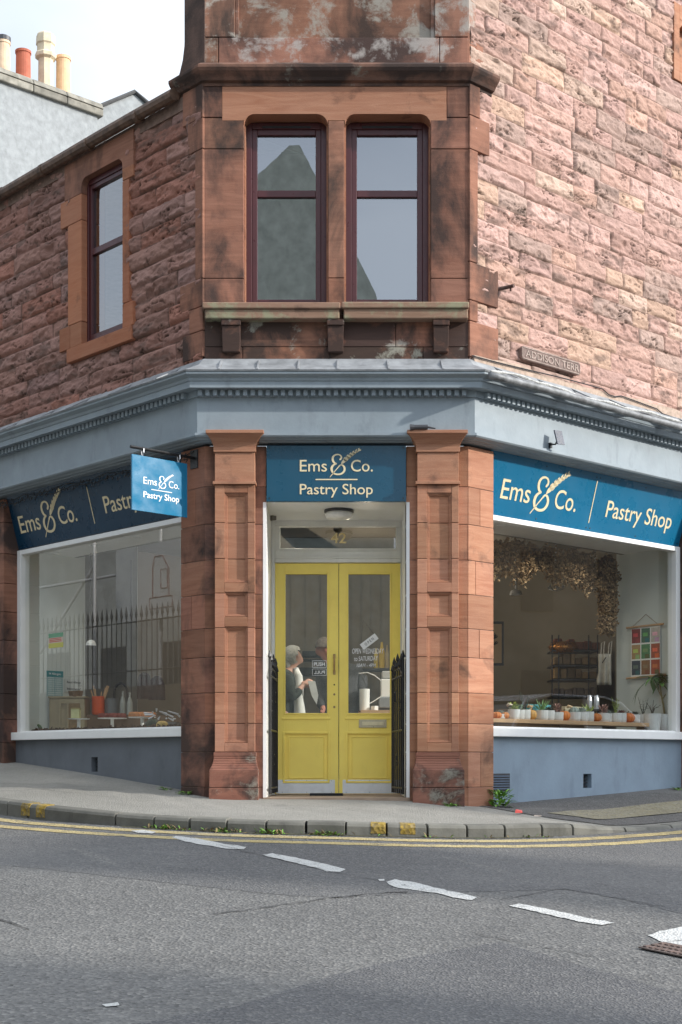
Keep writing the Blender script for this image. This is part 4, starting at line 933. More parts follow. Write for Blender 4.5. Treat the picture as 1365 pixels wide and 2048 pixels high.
for s, px0, px1, py, h, rt in (('OPEN WEDNESDAY', 705, 768, 1307, 10, .0), ('to SATURDAY', 709, 757, 1322, 9, .03), ('10AM - 4PM', 714, 752, 1334, 7, .0)):
    x0, _, z = at(px0, py, 14); x1 = at(px1, py, 14)[0]; put_text(wr, s, x0, x1, z, h*14/F, PD, .004, .001, rot=rt, shear=.15)
wr.build('painted_writing', M['white_letters'], dR, recalc=False)
nb = MB(); put_text(nb, '42', at(662,0,14.01)[0], at(693,0,14.01)[0], at(0,1086,14.01)[2], 21*14/F, lambda u,z,o:(u,14.015-o,z), .012, .001, capch='4'); nb.build('house_number', plain('gold_leaf', (.80,.64,.32), .4, .1, 10), tf, recalc=False)
os_ = thing('open_sign', 'small white sign reading OPEN hung askew on the right door glass', 'sign', (at(739,1283,14)[0], 14.0, at(739,1283,14)[2]))
a = math.radians(37); cx_, _, cz_ = at(739,1283,13.99); R2 = lambda u, z: (cx_+u*math.cos(a)-z*math.sin(a), cz_+u*math.sin(a)+z*math.cos(a))
p = MB(); loop = [R2(-.092,-.033),R2(.092,-.033),R2(.092,.033),R2(-.092,.033)]; p.prism([(x,13.997,z) for x,z in loop], (0,.004,0)); p.build('sign_board', M['white'], os_)
p = MB(); put_text(p, 'O P E N', -.052, .052, -.013, .026, lambda u,z,o: (R2(u,z)[0], 13.997-o, R2(u,z)[1]), .0, .001); p.build('lettering', M['darkgrey'], os_, recalc=False)
p = MB(); t0 = R2(-.08,.03); t1 = R2(.08,.03); top = at(727,1240,13.99); p.tube([(t0[0],14.0,t0[1]), (top[0],14.0,top[2]), (t1[0],14.0,t1[1])], .0012, 4); p.build('cord', M['darkgrey'], os_)
# ------------------------------------------------------------------ shop interior
FR['P'] = (W('L', 3.585, 0)[:2], (.729, .685), (.685, -.729)); FR['Q'] = (W('R', 3.57, 0)[:2], (-.670, .742), (-.742, -.670))
FR['P2'] = (W('L', 4.7, 0)[:2], (.729, .685), (.685, -.729)); FR['Q2'] = (W('R', 4.7, 0)[:2], (-.670, .742), (-.742, -.670))
im = MB(); im.fb('P', .22, 1.05, -.1, 3.0, -.08, 0); im.fb('Q', .22, 1.02, -.1, 3.0, -.08, 0); im.build('interior_wall', M['room_white'], B)
im = MB(); im.fb('P2', .1, 7.3, -.1, 3.1, -.1, 0); im.fb('Q2', .1, 7.3, -.1, 3.1, -.1, 0)
im.fb('L', 3.67, 4.8, -.1, 3.0, -1.1, -1.0); im.fb('R', 3.65, 4.8, -.1, 3.0, -1.1, -1.0)
im.fb('P2', 1.2, 7, .95, .98, 0, .02); im.fb('Q2', 1.2, 7, .95, .98, 0, .02)
im.box(-1.2, -.66, 14.10, 14.2, -.1, 3.1); im.box(.60, 1.15, 14.10, 14.2, -.1, 3.1)
im.build('interior_wall', M['room'], B)
im = MB(); im.prism([W('L',.1,3.02,-.25), W('L',4.8,3.02,-.25), W('P2',7.2,3.02,0), W('Q2',7.2,3.02,0), W('R',4.8,3.02,-.25), W('R',.1,3.02,-.25)], (0,0,.1)); im.build('interior_ceiling', M['ceil'], B)
im = MB(); im.prism([W('L',.2,-.1,-.36), W('L',4.8,-.1,-.36), W('P2',7.2,-.1,0), W('Q2',7.2,-.1,0), W('R',4.8,-.1,-.36), W('R',.2,-.1,-.36)], (0,0,.09)); im.build('interior_floor', plain('shop_floor', (.13,.11,.09), .5, .2, 3), B)
im = MB(); im.fb('L', .1, 3.67, 2.66, 3.03, -.95, -.9); im.fb('R', .1, 3.65, 2.67, 3.03, -.95, -.9); im.build('bulkhead', M['ceil'], B)
dl = MB(); di = MB()
DLP = []
def downlight(f, px, py):
    s, z = 0, 0
    zt = 2.66 if f == 'L' else 2.67; Y = (zt-ZE)*F/(HY-py); X = (px-CX)/F*Y
    n = 16; r = .035; q = [(X+r*math.cos(k*2*math.pi/n), Y+r*math.sin(k*2*math.pi/n), zt-.004) for k in range(n)]; di.add(q, [tuple(range(n))]); 
    dl.lathe([(r,-.006),(r+.014,-.006),(r+.014,0),(r,0)], (X,Y,zt), 16)
    DLP.append((X, Y, zt-.02)); return X, Y
for f, px, py in (('L',190,1091),('L',275,1074),('L',110,1108),('R',1002,1051),('R',1100,1069),('R',1196,1084)): downlight(f, px, py)
dl.build('downlight_ring', M['white'], B); di.build('downlight', M['lamp'], B)
for p in DLP[:2]+DLP[3:]:
    a = bpy.data.lights.new('downlight_beam', 'SPOT'); a.energy = 11; a.spot_size = 2.4; a.spot_blend = .8; a.shadow_soft_size = .03; a.color = (1,.92,.80); o = bpy.data.objects.new('downlight_beam', a); C.objects.link(o); o.location = p
for p, e in (((-.45,14.45,2.9),45), ((.45,15.3,2.9),32)):  # added spots without fittings, to brighten the people inside the door
    a = bpy.data.lights.new('door_fill_light', 'SPOT'); a.energy = e; a.spot_size = 2.2; a.spot_blend = .7; a.shadow_soft_size = .05; a.color = (1,.90,.76); o = bpy.data.objects.new('door_fill_light', a); C.objects.link(o); o.location = p
for p, e in (((-1.0,17.6,2.3),9), ((1.5,17.3,2.3),10), ((.3,16.6,2.4),8), ((1.0,15.2,2.2),5)):  # added warm fill points, no fitting there, lifting the dark back room
    a = bpy.data.lights.new('room_fill_light', 'POINT'); a.energy = e; a.shadow_soft_size = .06; a.color = (1,.84,.64); o = bpy.data.objects.new('room_fill_light', a); C.objects.link(o); o.location = p
# hop garland
hg = MB(); rg = random.Random(2)
def clump(mb, c, r, n, t):
    for _ in range(n):
        d = Vector((rg.gauss(0,1), rg.gauss(0,1), rg.gauss(0,1))).normalized(); p = Vector(c)+d*r*rg.uniform(.3,1)
        L = rg.uniform(.025,.045); u = Vector((rg.gauss(0,1), rg.gauss(0,1), rg.gauss(0,1)-.6)).normalized(); v = u.orthogonal().normalized()*L*.42; w_ = u.cross(v)
        tt = t*rg.uniform(.55,1.4); mb.add([p-u*L*.1, p+v, p+w_, p-v, p-w_, p+u*L], [(0,2,1),(0,3,2),(0,4,3),(0,1,4),(5,1,2),(5,2,3),(5,3,4),(5,4,1)], (tt*1.05, tt, tt*.9))
for _ in range(900):
    s = rg.uniform(.3, 3.45); dz = rg.uniform(.02, .36+.07*math.sin(s*5)+.06*math.sin(s*11)); clump(hg, W('R', s, 2.64-dz, -.88-rg.uniform(0,.16)), .055, 7, 1.)
for _ in range(420):
    z = rg.uniform(1.78, 2.5); wd = .16+.24*max(0,(z-2.1)); clump(hg, W('R', 3.40-rg.uniform(0,wd), z, -.88-rg.uniform(0,.14)), .05, 7, 1.)
tag(hg.build('hop_garland', plain('dried_hops', (.30,.215,.13), .9, .3, 30), recalc=False), 'thick garland of dried brown hops framing the inside of the right shop window', 'garland')
# counter, shelf and things in the right window
def thing1(mb, name, mat, label, cat, group=None, **k): return tag(mb.build(name, mat, **k), label, cat, group)
PZ = .748
p = MB(); p.fb('R', .38, 3.38, PZ-.04, PZ, -.60, -.34); p.fb('R', .5, .53, 0, PZ-.04, -.55, -.45); p.fb('R', 3.3, 3.33, 0, PZ-.04, -.55, -.45)
thing1(p, 'plank_shelf', M['wood'], 'long pine plank running across the bottom of the right shop window', 'shelf', bevel=.003)
potm = plain('white_glazed_pot', (.72,.72,.70), .4, .06, 25); soil = plain('potting_soil', (.04,.03,.025), .95)
PL = {'g': plain('succulent_green', (.14,.26,.09), .55, .3, 20), 'y': plain('lime_leaves', (.34,.42,.10), .55, .3, 20), 'd': plain('dark_succulent', (.055,.07,.05), .6, .3, 20), 'r': plain('bronze_rosette', (.20,.10,.085), .6, .3, 20), 's': plain('silver_succulent', (.30,.36,.33), .6, .2, 20), 'p': plain('pink_succulent', (.40,.24,.20), .6, .3, 20)}
def potplant(px, wpx, hpx, kind, col, label, o=-.46, mat=None, z=PZ):
    s, _ = inv('R', px, 1440, o); x, y, _ = W('R', s, 0, o); r = wpx/2*y/F; h = hpx*y/F
    t = thing('potted_plant', label, 'plant pot', (x, y, z), 'small pots along the right window plank')
    m = MB(); m.lathe([(.001,0),(r*.86,0),(r*.97,h*.2),(r,h),(r*.88,h),(r*.86,h*.85),(.001,h*.84)], n=18); m.build('pot', mat or potm, t, smooth=False, local=True, bevel=0)
    m = MB(); rp = random.Random(int(px)); H = h
    if kind == 'ros':
        for k in range(16): a = k*2.4; e = .25+.9*k/16; m.leaf((0,0,H*.85), (math.cos(a)*math.cos(e), math.sin(a)*math.cos(e), math.sin(e)), (0,0,1), r*(1.35-.5*k/16), r*.5, rp.uniform(.8,1.2), -.1)
    elif kind == 'spike':
        for k in range(18): a = k*2.4; e = rp.uniform(.7,1.4); m.leaf((r*.2*math.cos(a),r*.2*math.sin(a),H*.85), (math.cos(a)*math.cos(e), math.sin(a)*math.cos(e), math.sin(e)), (0,0,1), r*rp.uniform(1.3,2.4), r*.22, rp.uniform(.7,1.3), .1)
    elif kind == 'bush':
        for k in range(55):
            a = rp.uniform(0,6.3); e = rp.uniform(.2,1.5); q = rp.uniform(.2,1.1)*r; m.leaf((q*.6*math.cos(a), q*.6*math.sin(a), H*.9+rp.uniform(0,1.1)*r), (math.cos(a)*math.cos(e), math.sin(a)*math.cos(e), math.sin(e)), (0,0,1), r*.6, r*.26, rp.uniform(.6,1.3), .2)
    elif kind == 'cactus':
        m.lathe([(.001,H*.8),(r*.45,H*.85),(r*.55,H*1.2),(r*.42,H*1.5),(.001,H*1.62)], n=16, lobes=8, depth=.2); m.lathe([(.001,H*1.0),(r*.2,H*1.05),(r*.22,H*1.3),(.001,H*1.38)], (r*.6,0,0), 10)
    elif kind == 'tall':
        for k in range(7):
            a = rp.uniform(0,6.3); tip = (r*.9*math.cos(a), r*.9*math.sin(a), H*rp.uniform(2.0,3.0)); m.tube([(0,0,H*.8), (tip[0]*.4,tip[1]*.4,H*1.5), tip], [.003,.003,.002], 5)
            for j in range(6): m.leaf((tip[0]*j/6, tip[1]*j/6, H*.85+(tip[2]-H*.85)*j/6), (math.cos(a+j*2), math.sin(a+j*2), .5), (0,0,1), r*.5, r*.2, rp.uniform(.7,1.2))
    m.build('leaves', PL[col], t, local=True, recalc=False); return t
for a in ((1001,22,10,'ros','s','pale agave rosette sitting behind the flat orange pumpkins at the left end of the plank'),
          (1028,24,20,'bush','y','white pot with bushy yellow green plant, just right of the pale gourd'),
          (1040,20,19,'bush','g','white pot of bushy darker green leaves second from the pale gourd'),
          (1050,24,20,'tall','d','white pot with tall thin dark stems left of the striped squash'),
          (1084,26,20,'spike','g','white pot with spiky green leaves in front of the turquoise box'),
          (1098,24,20,'ros','d','white pot with dark rosette at the right edge of the turquoise box'),
          (1115,26,17,'bush','p','low white pot with small pinkish plant left of the middle orange pumpkin'),
          (1148,28,18,'cactus','s','white pot with grey ribbed cactus in front of the cream box'),
          (1164,28,19,'ros','s','white pot with silver rosette right of the ribbed cactus'),
          (1178,22,20,'spike','y','white pot with spiky yellow green leaves left of the dark orange pumpkin'),
          (1207,26,18,'bush','p','white pot with pinkish leaves right of the dark orange pumpkin'),
          (1217,14,17,'spike','s','very narrow white pot with grey spikes tucked beside the pinkish plant'),
          (1232,24,19,'tall','y','white pot with tall yellow green stems near the white wall edge'),
          (1243,22,19,'ros','r','white pot with wide bronze red rosette left of the last pumpkin'),
          (1270,22,17,'ros','d','white pot with flat dark rosette right of the last pumpkin'),
          (1287,22,18,'tall','d','small white pot with dark twiggy plant at the right end of the plank')): potplant(*a)
def pumpkin(px, wpx, hpx, col, label, f='R', o=-.44, z=PZ, stem=(.16,.12,.05), group='pumpkins and gourds in the shop windows', mat=None):
    s, _ = inv(f, px, 1440, o); x, y, _ = W(f, s, 0, o); r = wpx/2*y/F*.97; h = hpx*y/F
    t = thing('pumpkin', label, 'pumpkin', (x, y, z), group); m = MB(); n = 9
    m.lathe([(.002 if k in (0, n) else r*math.sin(math.pi*k/n)**.75, h*.5*(1-math.cos(math.pi*k/n))*(1 if k < n else .93)) for k in range(n+1)], n=40, lobes=10, depth=.16); m.build('flesh', mat or plain('pumpkin_skin', col, .5, .12, 12), t, smooth=True, local=True)
    m = MB(); m.tube([(0,0,h*.88),(.003,0,h*1.05),(.012,0,h*1.18)], [r*.16,r*.11,r*.09], 6); m.build('stalk', plain('pumpkin_stalk', stem, .8), t, local=True); return t
OR = (.66,.20,.03)
pumpkin(994,20,14,OR,'small flat orange pumpkin at the far left of the plank beside the stone pier'); pumpkin(1009,20,14,(.60,.22,.05),'second small flat orange pumpkin from the stone pier on the plank')
pumpkin(1064,20,20,(.66,.36,.10),'pale orange striped squash left of the turquoise box'); pumpkin(1128,26,20,OR,'bright orange ribbed pumpkin near the middle of the plank')
pumpkin(1192,24,17,(.55,.17,.03),'darker orange pumpkin in front of the black pot'); pumpkin(1256,28,20,(.60,.16,.03),'orange pumpkin between the bronze rosette and the flat dark rosette')
def gourd(px, hpx, label, col=(.62,.52,.40)):
    s, _ = inv('R', px, 1440, -.5); x, y, _ = W('R', s, 0, -.5); h = hpx*y/F; m = MB(); P = [(x,y,PZ),(x,y,PZ+.02),(x-.01,y,PZ+.4*h),(x+.02,y,PZ+.7*h),(x+.035,y,PZ+.95*h),(x+.0,y,PZ+h),(x-.015,y,PZ+.9*h)]
    m.tube(P, [.02,.045,.04,.02,.018,.018,.01], 10); thing1(m, 'gourd', plain('gourd_skin', col, .5, .15, 12), label, 'gourd', smooth=True)
gourd(1017, 30, 'pale curved neck gourd standing right of the two flat pumpkins'); gourd(1058, 28, 'tan curved neck gourd behind the striped squash', (.50,.33,.18)); gourd(1137, 30, 'cream curved neck gourd right of the middle orange pumpkin', (.60,.42,.25))
def pbox(px0, px1, hp, o, col, name, label, cat, rough=.5):
    s0, _ = inv('R', px0, 1440, o); s1, _ = inv('R', px1, 1440, o); y = W('R', (s0+s1)/2, 0, o)[1]; m = MB(); m.fb('R', s0, s1, PZ, PZ+hp*y/F, o-.05, o); thing1(m, name, plain(name+'_card', col, rough, .05, 4), label, cat, bevel=.003)
pbox(1060,1103,32,-.535,(.10,.38,.42),'gift_box','turquoise box standing behind the pots on the plank','box'); pbox(1131,1168,30,-.54,(.62,.54,.38),'gift_box','cream box standing behind the ribbed cactus','box')
s, _ = inv('R', 1190, 1440, -.54); x, y, _ = W('R', s, 0, -.54); m = MB(); m.lathe([(.001,0),(.06,0),(.065,.12),(.045,.14),(.001,.14)], (x,y,PZ), 18); thing1(m, 'black_pot', M['black'], 'black round pot behind the darker orange pumpkin', 'pot')
s, _ = inv('R', 1191, 1440, -.62); x, y, _ = W('R', s, 0, -.62); m = MB()
for dx in (-.035, .04): m.lathe([(.001,0),(.03,0),(.032,.24),(.022,.28),(.020,.30),(.001,.30)], (x+dx,y+.15,PZ), 14)
m.box(x-.08,x+.09,y+.08,y+.22,.0,PZ); thing1(m, 'flask_stand', M['steel'], 'two tall silver flasks on a stand behind the black pot', 'flasks')
def bigpot(px, label, plant):
    s, _ = inv('R', px, 1440, -.36); x, y, _ = W('R', s, 0, -.36); t = thing('large_plant_pot', label, 'plant pot', (x, y, .652)); m = MB(); m.lathe([(.001,0),(.078,0),(.098,.20),(.085,.20),(.08,.18),(.001,.18)], n=24); m.build('pot', potm, t, local=True, smooth=False)
    m = MB(); m.lathe([(.001,.179),(.082,.179),(.082,.185),(.001,.185)], n=16); m.build('soil', soil, t, local=True)
    rp = random.Random(px)
    if plant:
        st = MB(); P = [(0,0,.18),(-.015,0,.30),(-.04,0,.42),(-.05,0,.52)]; st.tube(P, [.012,.011,.010,.007], 7); st.tube([(-.03,0,.38),(-.09,0,.50),(-.13,.02,.58)], [.007,.006,.004], 6); st.tube([(-.03,0,.36),(.05,.01,.47),(.11,0,.55)], [.007,.006,.004], 6); st.build('stem', plain('plant_stem', (.22,.20,.10), .7), t, local=True)
        lf = MB()
        for c in ((-.05,0,.54),(-.14,.02,.60),(.12,0,.56),(-.02,0,.60)):
            for k in range(12):
                a = rp.uniform(0,6.3); e = rp.uniform(-.6,.7); lf.leaf(c, (math.cos(a)*math.cos(e), math.sin(a)*math.cos(e)*.7, math.sin(e)), (0,0,1), rp.uniform(.10,.19), rp.uniform(.035,.06), rp.uniform(.6,1.35), .5)
        lf.leaf((-.16,.0,.57),(-.9,0,-.25),(0,0,1),.26,.035,.5,.7); lf.leaf((-.26,.0,.50),(-.8,0,-.8),(0,0,1),.2,.03,.45,.5)
        for k in range(4): lf.leaf((.12,0,.56),(.7,0,-.2+.25*k),(0,0,1),.2,.07,1.1,.4)
        lf.build('leaves', plain('leaf_green', (.105,.235,.05), .45, .3, 15), t, local=True, recalc=False)
    else:
        st = MB()
        for k in range(9): a = rp.uniform(0,6.3); st.tube([(0,0,.18),(.03*math.cos(a),.03*math.sin(a),.26),(.10*math.cos(a),.10*math.sin(a),.30+rp.uniform(-.04,.05))], [.004,.003,.002], 5)
        st.build('stem', plain('dry_stem', (.10,.09,.07), .8), t, local=True)
bigpot(1305, 'large white pot of drooping dry grey stems at the right end of the window', False); bigpot(1330, 'large white pot with a leafy green houseplant in the corner of the right window', True)
# wall hanging of pictures on the display wall
wh = thing('picture_hanging', 'cream calendar style hanging of nine small colourful pictures between two wooden rods', 'wall hanging', W('Q', .6, 1.5, .02))
t0, t1 = .36, .86; m = MB(); m.tube([W('Q',t0,1.845,.03), W('Q',t1,1.835,.03)], .012, 8); m.tube([W('Q',t0-.03,1.285,.03), W('Q',t1+.0,1.265,.03)], .012, 8); m.build('rod', M['wood'], wh)
m = MB(); m.tube([W('Q',t0+.08,1.85,.03), W('Q',.61,1.97,.01), W('Q',t1-.08,1.84,.03)], .003, 5); m.build('cord', M['oldwood'], wh)
m = MB(); m.fb('Q', .41, .80, 1.275, 1.84, .02, .024); m.build('backing', M['white'], wh)
pc = [[(.25,.03,.03),(.06,.16,.10),(.55,.50,.44)],[(.45,.28,.12),(.08,.25,.10),(.40,.08,.03)],[(.05,.07,.10),(.30,.14,.05),(.42,.07,.02)]]
rp = random.Random(5)
for r_ in range(3):
    for c_ in range(3):
        a = .79-.13*c_; b = a-.115; z1 = 1.815-.178*r_; z0 = z1-.16; m = MB(); m.fb('Q', b, a, z0, z1, .024, .026, pc[r_][c_])
        m.fb('Q', b+.01, a-.05, z0+.0, z0+.05, .026, .0264, tuple(min(1, x*rp.uniform(.3,2)) for x in pc[r_][c_])); m.fb('Q', b+.03, a-.02, z0+.07, z0+.11, .026, .0265, tuple(min(1,x*rp.uniform(1,3)) for x in pc[r_][c_])); m.build('picture', plain('print', (1,1,1), .4, .25, 25), wh)
# canvas tote bag, rack, framed print, chairs, spotlights
s, _ = inv('Q', 1212, 1340, .1); tb = thing('tote_bag', 'cream canvas tote bag hanging at the end of the white display wall', 'bag', W('Q', 1.02, 1.4, .05))
m = MB(); q = []; 
cols, rows = 14, 10
def PT(u, v): X, Y, Z = at(1196+27*u+2*v, 1308+62*v, 15.95); return (X, Y-.03*math.sin(u*16+v*2)*(.4+v)-.04*math.sin(u*3.1), Z)
q = [PT(i/(cols-1), j/(rows-1)) for j in range(rows) for i in range(cols)]; m.add(q, [(j*cols+i, j*cols+i+1, (j+1)*cols+i+1, (j+1)*cols+i) for j in range(rows-1) for i in range(cols-1)])
o = m.build('canvas', plain('canvas', (.44,.40,.33), .9, .12, 25), tb, smooth=True); sf = o.modifiers.new('thick', 'SOLIDIFY'); sf.thickness = .03; sf.offset = 1
m = MB()
for du in (.2,.75): a = PT(du,0); m.tube([a, (a[0]+.01,a[1],a[2]+.12), (a[0]+.04,a[1],a[2]+.14), PT(du+.18,0)], .006, 5)
m.build('strap', plain('canvas_strap', (.40,.36,.30), .9), tb)
m = MB(); a = PT(.25,.3); b = PT(.5,.12); m.tube([(a[0],a[1]-.04,a[2]),(b[0],b[1]-.04,b[2])], .006, 5); m.build('printed_mark', M['black'], tb)
fp_ = thing('framed_print', 'black framed print with a dark plant motif just behind the right stone pier', 'picture', at(998,1300,17.2))
def wbox(mb, px0, px1, y0, y1, Y, d=.03, t=1.): a = at(px0, y1, Y); b = at(px1, y0, Y); mb.box(a[0], b[0], Y, Y+d, a[2], b[2], t); return a, b
m = MB(); a, b = wbox(m, 962, 1008, 1243, 1331, 17.2); m.build('frame', M['black'], fp_); m = MB(); wbox(m, 966, 1004, 1248, 1326, 17.19, .01); m.build('print', plain('buff_paper', (.42,.30,.18), .7, .06, 6), fp_)
m = MB(); rr = random.Random(1)
for k in range(7): c = at(985+rr.uniform(-3,3), 1270+k*4, 17.185); m.leaf(c, (rr.choice([-1,1]),0,.8), (0,-1,0), .08, .035, 1., .1)
m.build('motif', M['black'], fp_, recalc=False)
rk_ = thing('shelf_rack', 'dark metal rack stacked with brown paper goods at the back of the shop', 'shelving', at(1140,1480,17.2))
m = MB(); 
for px in (1105, 1118, 1178, 1196): wbox(m, px-1, px+1, 1270, 1500, 17.2, .03)
for y in (1300, 1330, 1358, 1392, 1430): wbox(m, 1105, 1197, y, y+3, 17.2, .45)
m.build('shelf_frame', M['darkgrey'], rk_)
rr = random.Random(6)
for y, colr in ((1299,(.28,.10,.06)),(1329,(.30,.20,.11)),(1357,(.33,.21,.10)),(1391,(.16,.12,.10))):
    m = MB(); px = 1109
    while px < 1186: w_ = rr.uniform(8,20); h_ = rr.uniform(12,24); wbox(m, px, px+w_-1.5, y-h_, y, 17.25, .3, rr.uniform(.5,1.5)); px += w_
    m.build('paper_goods', plain('paper_goods', colr, .7, .3, 12), rk_, bevel=.01)
m = MB(); a = at(1133,1290,17.1); m.lathe([(.01,0),(.13,.01),(.16,.07),(.12,.13),(.01,.14)], (a[0],a[1]+.2,a[2]-.08), 16, sx=1.2); thing1(m, 'copper_bowl', plain('copper', (.55,.25,.08), .3, .2, 10, metal=.8), 'rounded copper coloured bowl on top of the shelf rack', 'bowl', smooth=True)
def chair(px, Y, label):
    x, y, _ = at(px, 1500, Y); t = thing('chair', label, 'chair', (x,y,0)); m = MB(); m.fb; m.box(x-.21,x+.21,y-.2,y+.2,.43,.47); m.build('seat', M['oldwood'], t, bevel=.01)
    m = MB(); m.box(x-.2,x+.2,y+.17,y+.2,.68,.95); m.build('backrest', M['oldwood'], t, bevel=.01)
    for dx in (-.18,.18):
        for dy in (-.17,.18): m = MB(); m.tube([(x+dx,y+dy,0),(x+dx,y+dy,.95 if dy > 0 else .44)], .016, 6); m.build('leg', M['oldwood'], t)
chair(1030, 16.6, 'dark wooden chair left of the middle in the room behind the right window'); chair(1085, 17.4, 'dark wooden chair nearer the shelf rack behind the right window')
m = MB(); x, y, _ = at(1058,1500,17.0); tb_ = thing('cafe_table', 'small dark round table between the two chairs behind the right window', 'table', (x,y,0)); m.lathe([(.001,.72),(.36,.72),(.36,.75),(.001,.75)], (x,y,0), 28); m.build('tabletop', M['oldwood'], tb_); m = MB(); m.tube([(x,y,0),(x,y,.72)], .03, 10); m.lathe([(.001,0),(.2,0),(.2,.02),(.001,.03)], (x,y,0), 20); m.build('pedestal', M['black'], tb_)
def spot(px, py, Y, label):
    a = at(px, py, Y); t = thing('ceiling_spotlight', label, 'spotlight', (a[0],a[1],3.0)); m = MB(); m.tube([(a[0],a[1],3.02),(a[0],a[1],a[2]+.05)], .01, 6); m.lathe([(.02,.07),(.06,.05),(.075,.01),(.07,.0)], a, 16); m.build('shade', M['steel'], t)
    m = MB(); m.lathe([(.001,.002),(.066,.002),(.066,.006),(.001,.006)], a, 16); m.build('bulb', M['lamp'], t)
spot(1032, 1190, 17.0, 'silver ceiling spotlight left of the middle behind the right window'); spot(1191, 1179, 16.6, 'silver ceiling spotlight half hidden by the hanging hops'); 
m = MB(); a = at(1112,1182,16.8); m.tube([(a[0],a[1],3.02),(a[0],a[1],a[2])], .008, 6)
for k in range(5): an = k*1.257; m.tube([a, (a[0]+.09*math.cos(an), a[1]+.09*math.sin(an), a[2]+.03)], .008, 5); m.lathe([(.001,0),(.02,.01),(.001,.04)], (a[0]+.09*math.cos(an), a[1]+.09*math.sin(an), a[2]+.03), 8)
thing1(m, 'pendant_lamp', M['steel'], 'small star shaped metal pendant between the two ceiling spotlights', 'lamp')
m = MB(); a = at(676,1063,15.0); m.tube([(a[0],15.0,3.02),(a[0],15.0,a[2]-.05)], .008, 6); m.lathe([(.04,0),(.05,-.03),(.02,-.06)], (a[0],15.0,a[2]+.04), 12)
thing1(m, 'pendant_lamp', M['darkgrey'], 'dark pendant lamp hanging behind the number above the door', 'lamp')
# left window display ------------------------------------------------
m = MB(); m.fb('L', .40, 3.55, .56, .64, -.95, -.27); thing1(m, 'window_shelf', M['white'], 'low white display shelf inside the left shop window', 'shelf')
FZ = .64
def lpos(px, py, o): s, z = inv('L', px, py, o); x, y, _ = W('L', s, 0, o); return x, y, z, s
m = MB(); rg = random.Random(12)
for _ in range(900):
    s = rg.uniform(.45, 3.52); p_ = Vector(W('L', s, FZ+rg.uniform(.0,.045), -.30-rg.uniform(0,.13))); clump(m, p_, .012, 1, 1.)
struct(m.build('pine_cone_border', plain('pine_cones', (.075,.045,.03), .9, .4, 30), recalc=False), 'stuff')
cb_ = thing('wooden_cabinet', 'pale wooden cabinet with a brown panelled door in the left shop window', 'cabinet', at(134,1455,15.95))
a = at(99,1458,15.95); b = at(170,1396,15.95); m = MB(); m.box(a[0],b[0],15.95,16.3,FZ-.64,b[2]); m.box(a[0]-.01,b[0]+.02,15.93,16.32,b[2],b[2]+.02); m.build('carcass', M['oldwood'] if 0 else plain('limed_oak', (.33,.27,.17), .6, .15, 6), cb_, bevel=.004)
m = MB(); c = at(118,0,15.94)[0]; m.box(c,c+.02,15.935,15.95,.5,b[2]-.01); m.box(b[0]-.05,b[0],15.935,15.95,.5,b[2]-.01); m.box(c,b[0],15.936,15.95,b[2]-.06,b[2]-.01); m.box(c+.09,c+.11,15.93,15.95,.5,b[2]-.06); m.build('frame', plain('limed_oak_frame', (.36,.30,.19), .6), cb_)
m = MB(); m.box(c+.11,b[0]-.05,15.94,15.952,.5,b[2]-.06); m.build('cabinet_door', plain('cane_panel', (.23,.15,.07), .7, .2, 20), cb_)
# partition posters
def poster(px0, px1, py0, py1, col, name, label):
    c = inv('P', (px0+px1)/2, (py0+py1)/2, .01); s0, z1 = inv('P', px0, py0, .01); s1, _ = inv('P', px1, py0, .01); _, z0 = inv('P', px0, py1, .01)
    t = thing(name, label, 'poster', W('P', (s0+s1)/2, (z0+z1)/2, .01)); m = MB(); m.fb('P', s0, s1, z0, z1, .004, .009, col); m.build('sheet', plain('paper', (1,1,1), .7, .02, 5), t); return t, s0, s1, z0, z1
PP = lambda u, z, o: W('P', u, z, .0095+o)
t, s0, s1, z0, z1 = poster(94,127,1341,1393, (.45,.56,.56), 'information_poster', 'teal headed information poster with a printed grid on the left display wall')
m = MB(); m.fb('P', s0, s1, z1-.07, z1, .0095, .0105); m.build('header', plain('teal_print', (.02,.22,.24), .6), t); m = MB(); put_text(m, '14 Allergens', s0+.03, s1-.03, z1-.045, .024, PP, .0, .001)
for k in range(9): m.fb('P', s0+.01, s1-.01, z0+.01+k*.024, z0+.013+k*.024, .0095, .0105, (.05,.25,.28))
for f_ in (.0,.48,.96): m.fb('P', s0+.01+(s1-s0-.02)*f_, s0+.014+(s1-s0-.02)*f_, z0+.01, z1-.07, .0095, .0106, (.05,.25,.28))
m.build('printing', M['white_letters'], t, recalc=False)
t, s0, s1, z0, z1 = poster(130,168,1358,1384, (.55,.58,.56), 'allergy_notice', 'white notice headed Food Allergy or Intolerance on the left display wall')
m = MB(); put_text(m, 'Food Allergy', s0+.03, s1-.04, z1-.045, .026, PP, .014, .001); put_text(m, 'or', s0+.18, s0+.23, z1-.075, .014, PP, .0, .001); put_text(m, 'Intolerance?', s0+.03, s1-.04, z1-.12, .026, PP, .014, .001); m.build('printing', M['black'], t, recalc=False)
ga = inv('L', 98, 1268, -.222); gb = inv('L', 127, 1268, -.222); zc = inv('L', 98, 1297, -.222)[1]; t = thing('window_sticker', 'small green red and yellow striped rating sticker on the left window glass', 'sticker', W('L', ga[0], ga[1], -.22))
m = MB(); zz = [zc, zc+(ga[1]-zc)*.33, zc+(ga[1]-zc)*.7, ga[1]]
for k, c_ in enumerate(((.55,.52,.12),(.62,.50,.42),(.16,.36,.22))): m.fb('L', gb[0], ga[0], zz[k], zz[k+1], -.221, -.219, c_)
m.build('sheet', plain('sticker_print', (1,1,1), .5, .05, 30), t)
m = MB(); PSt = lambda u, z, o: W('L', -u, z, -.219+o)
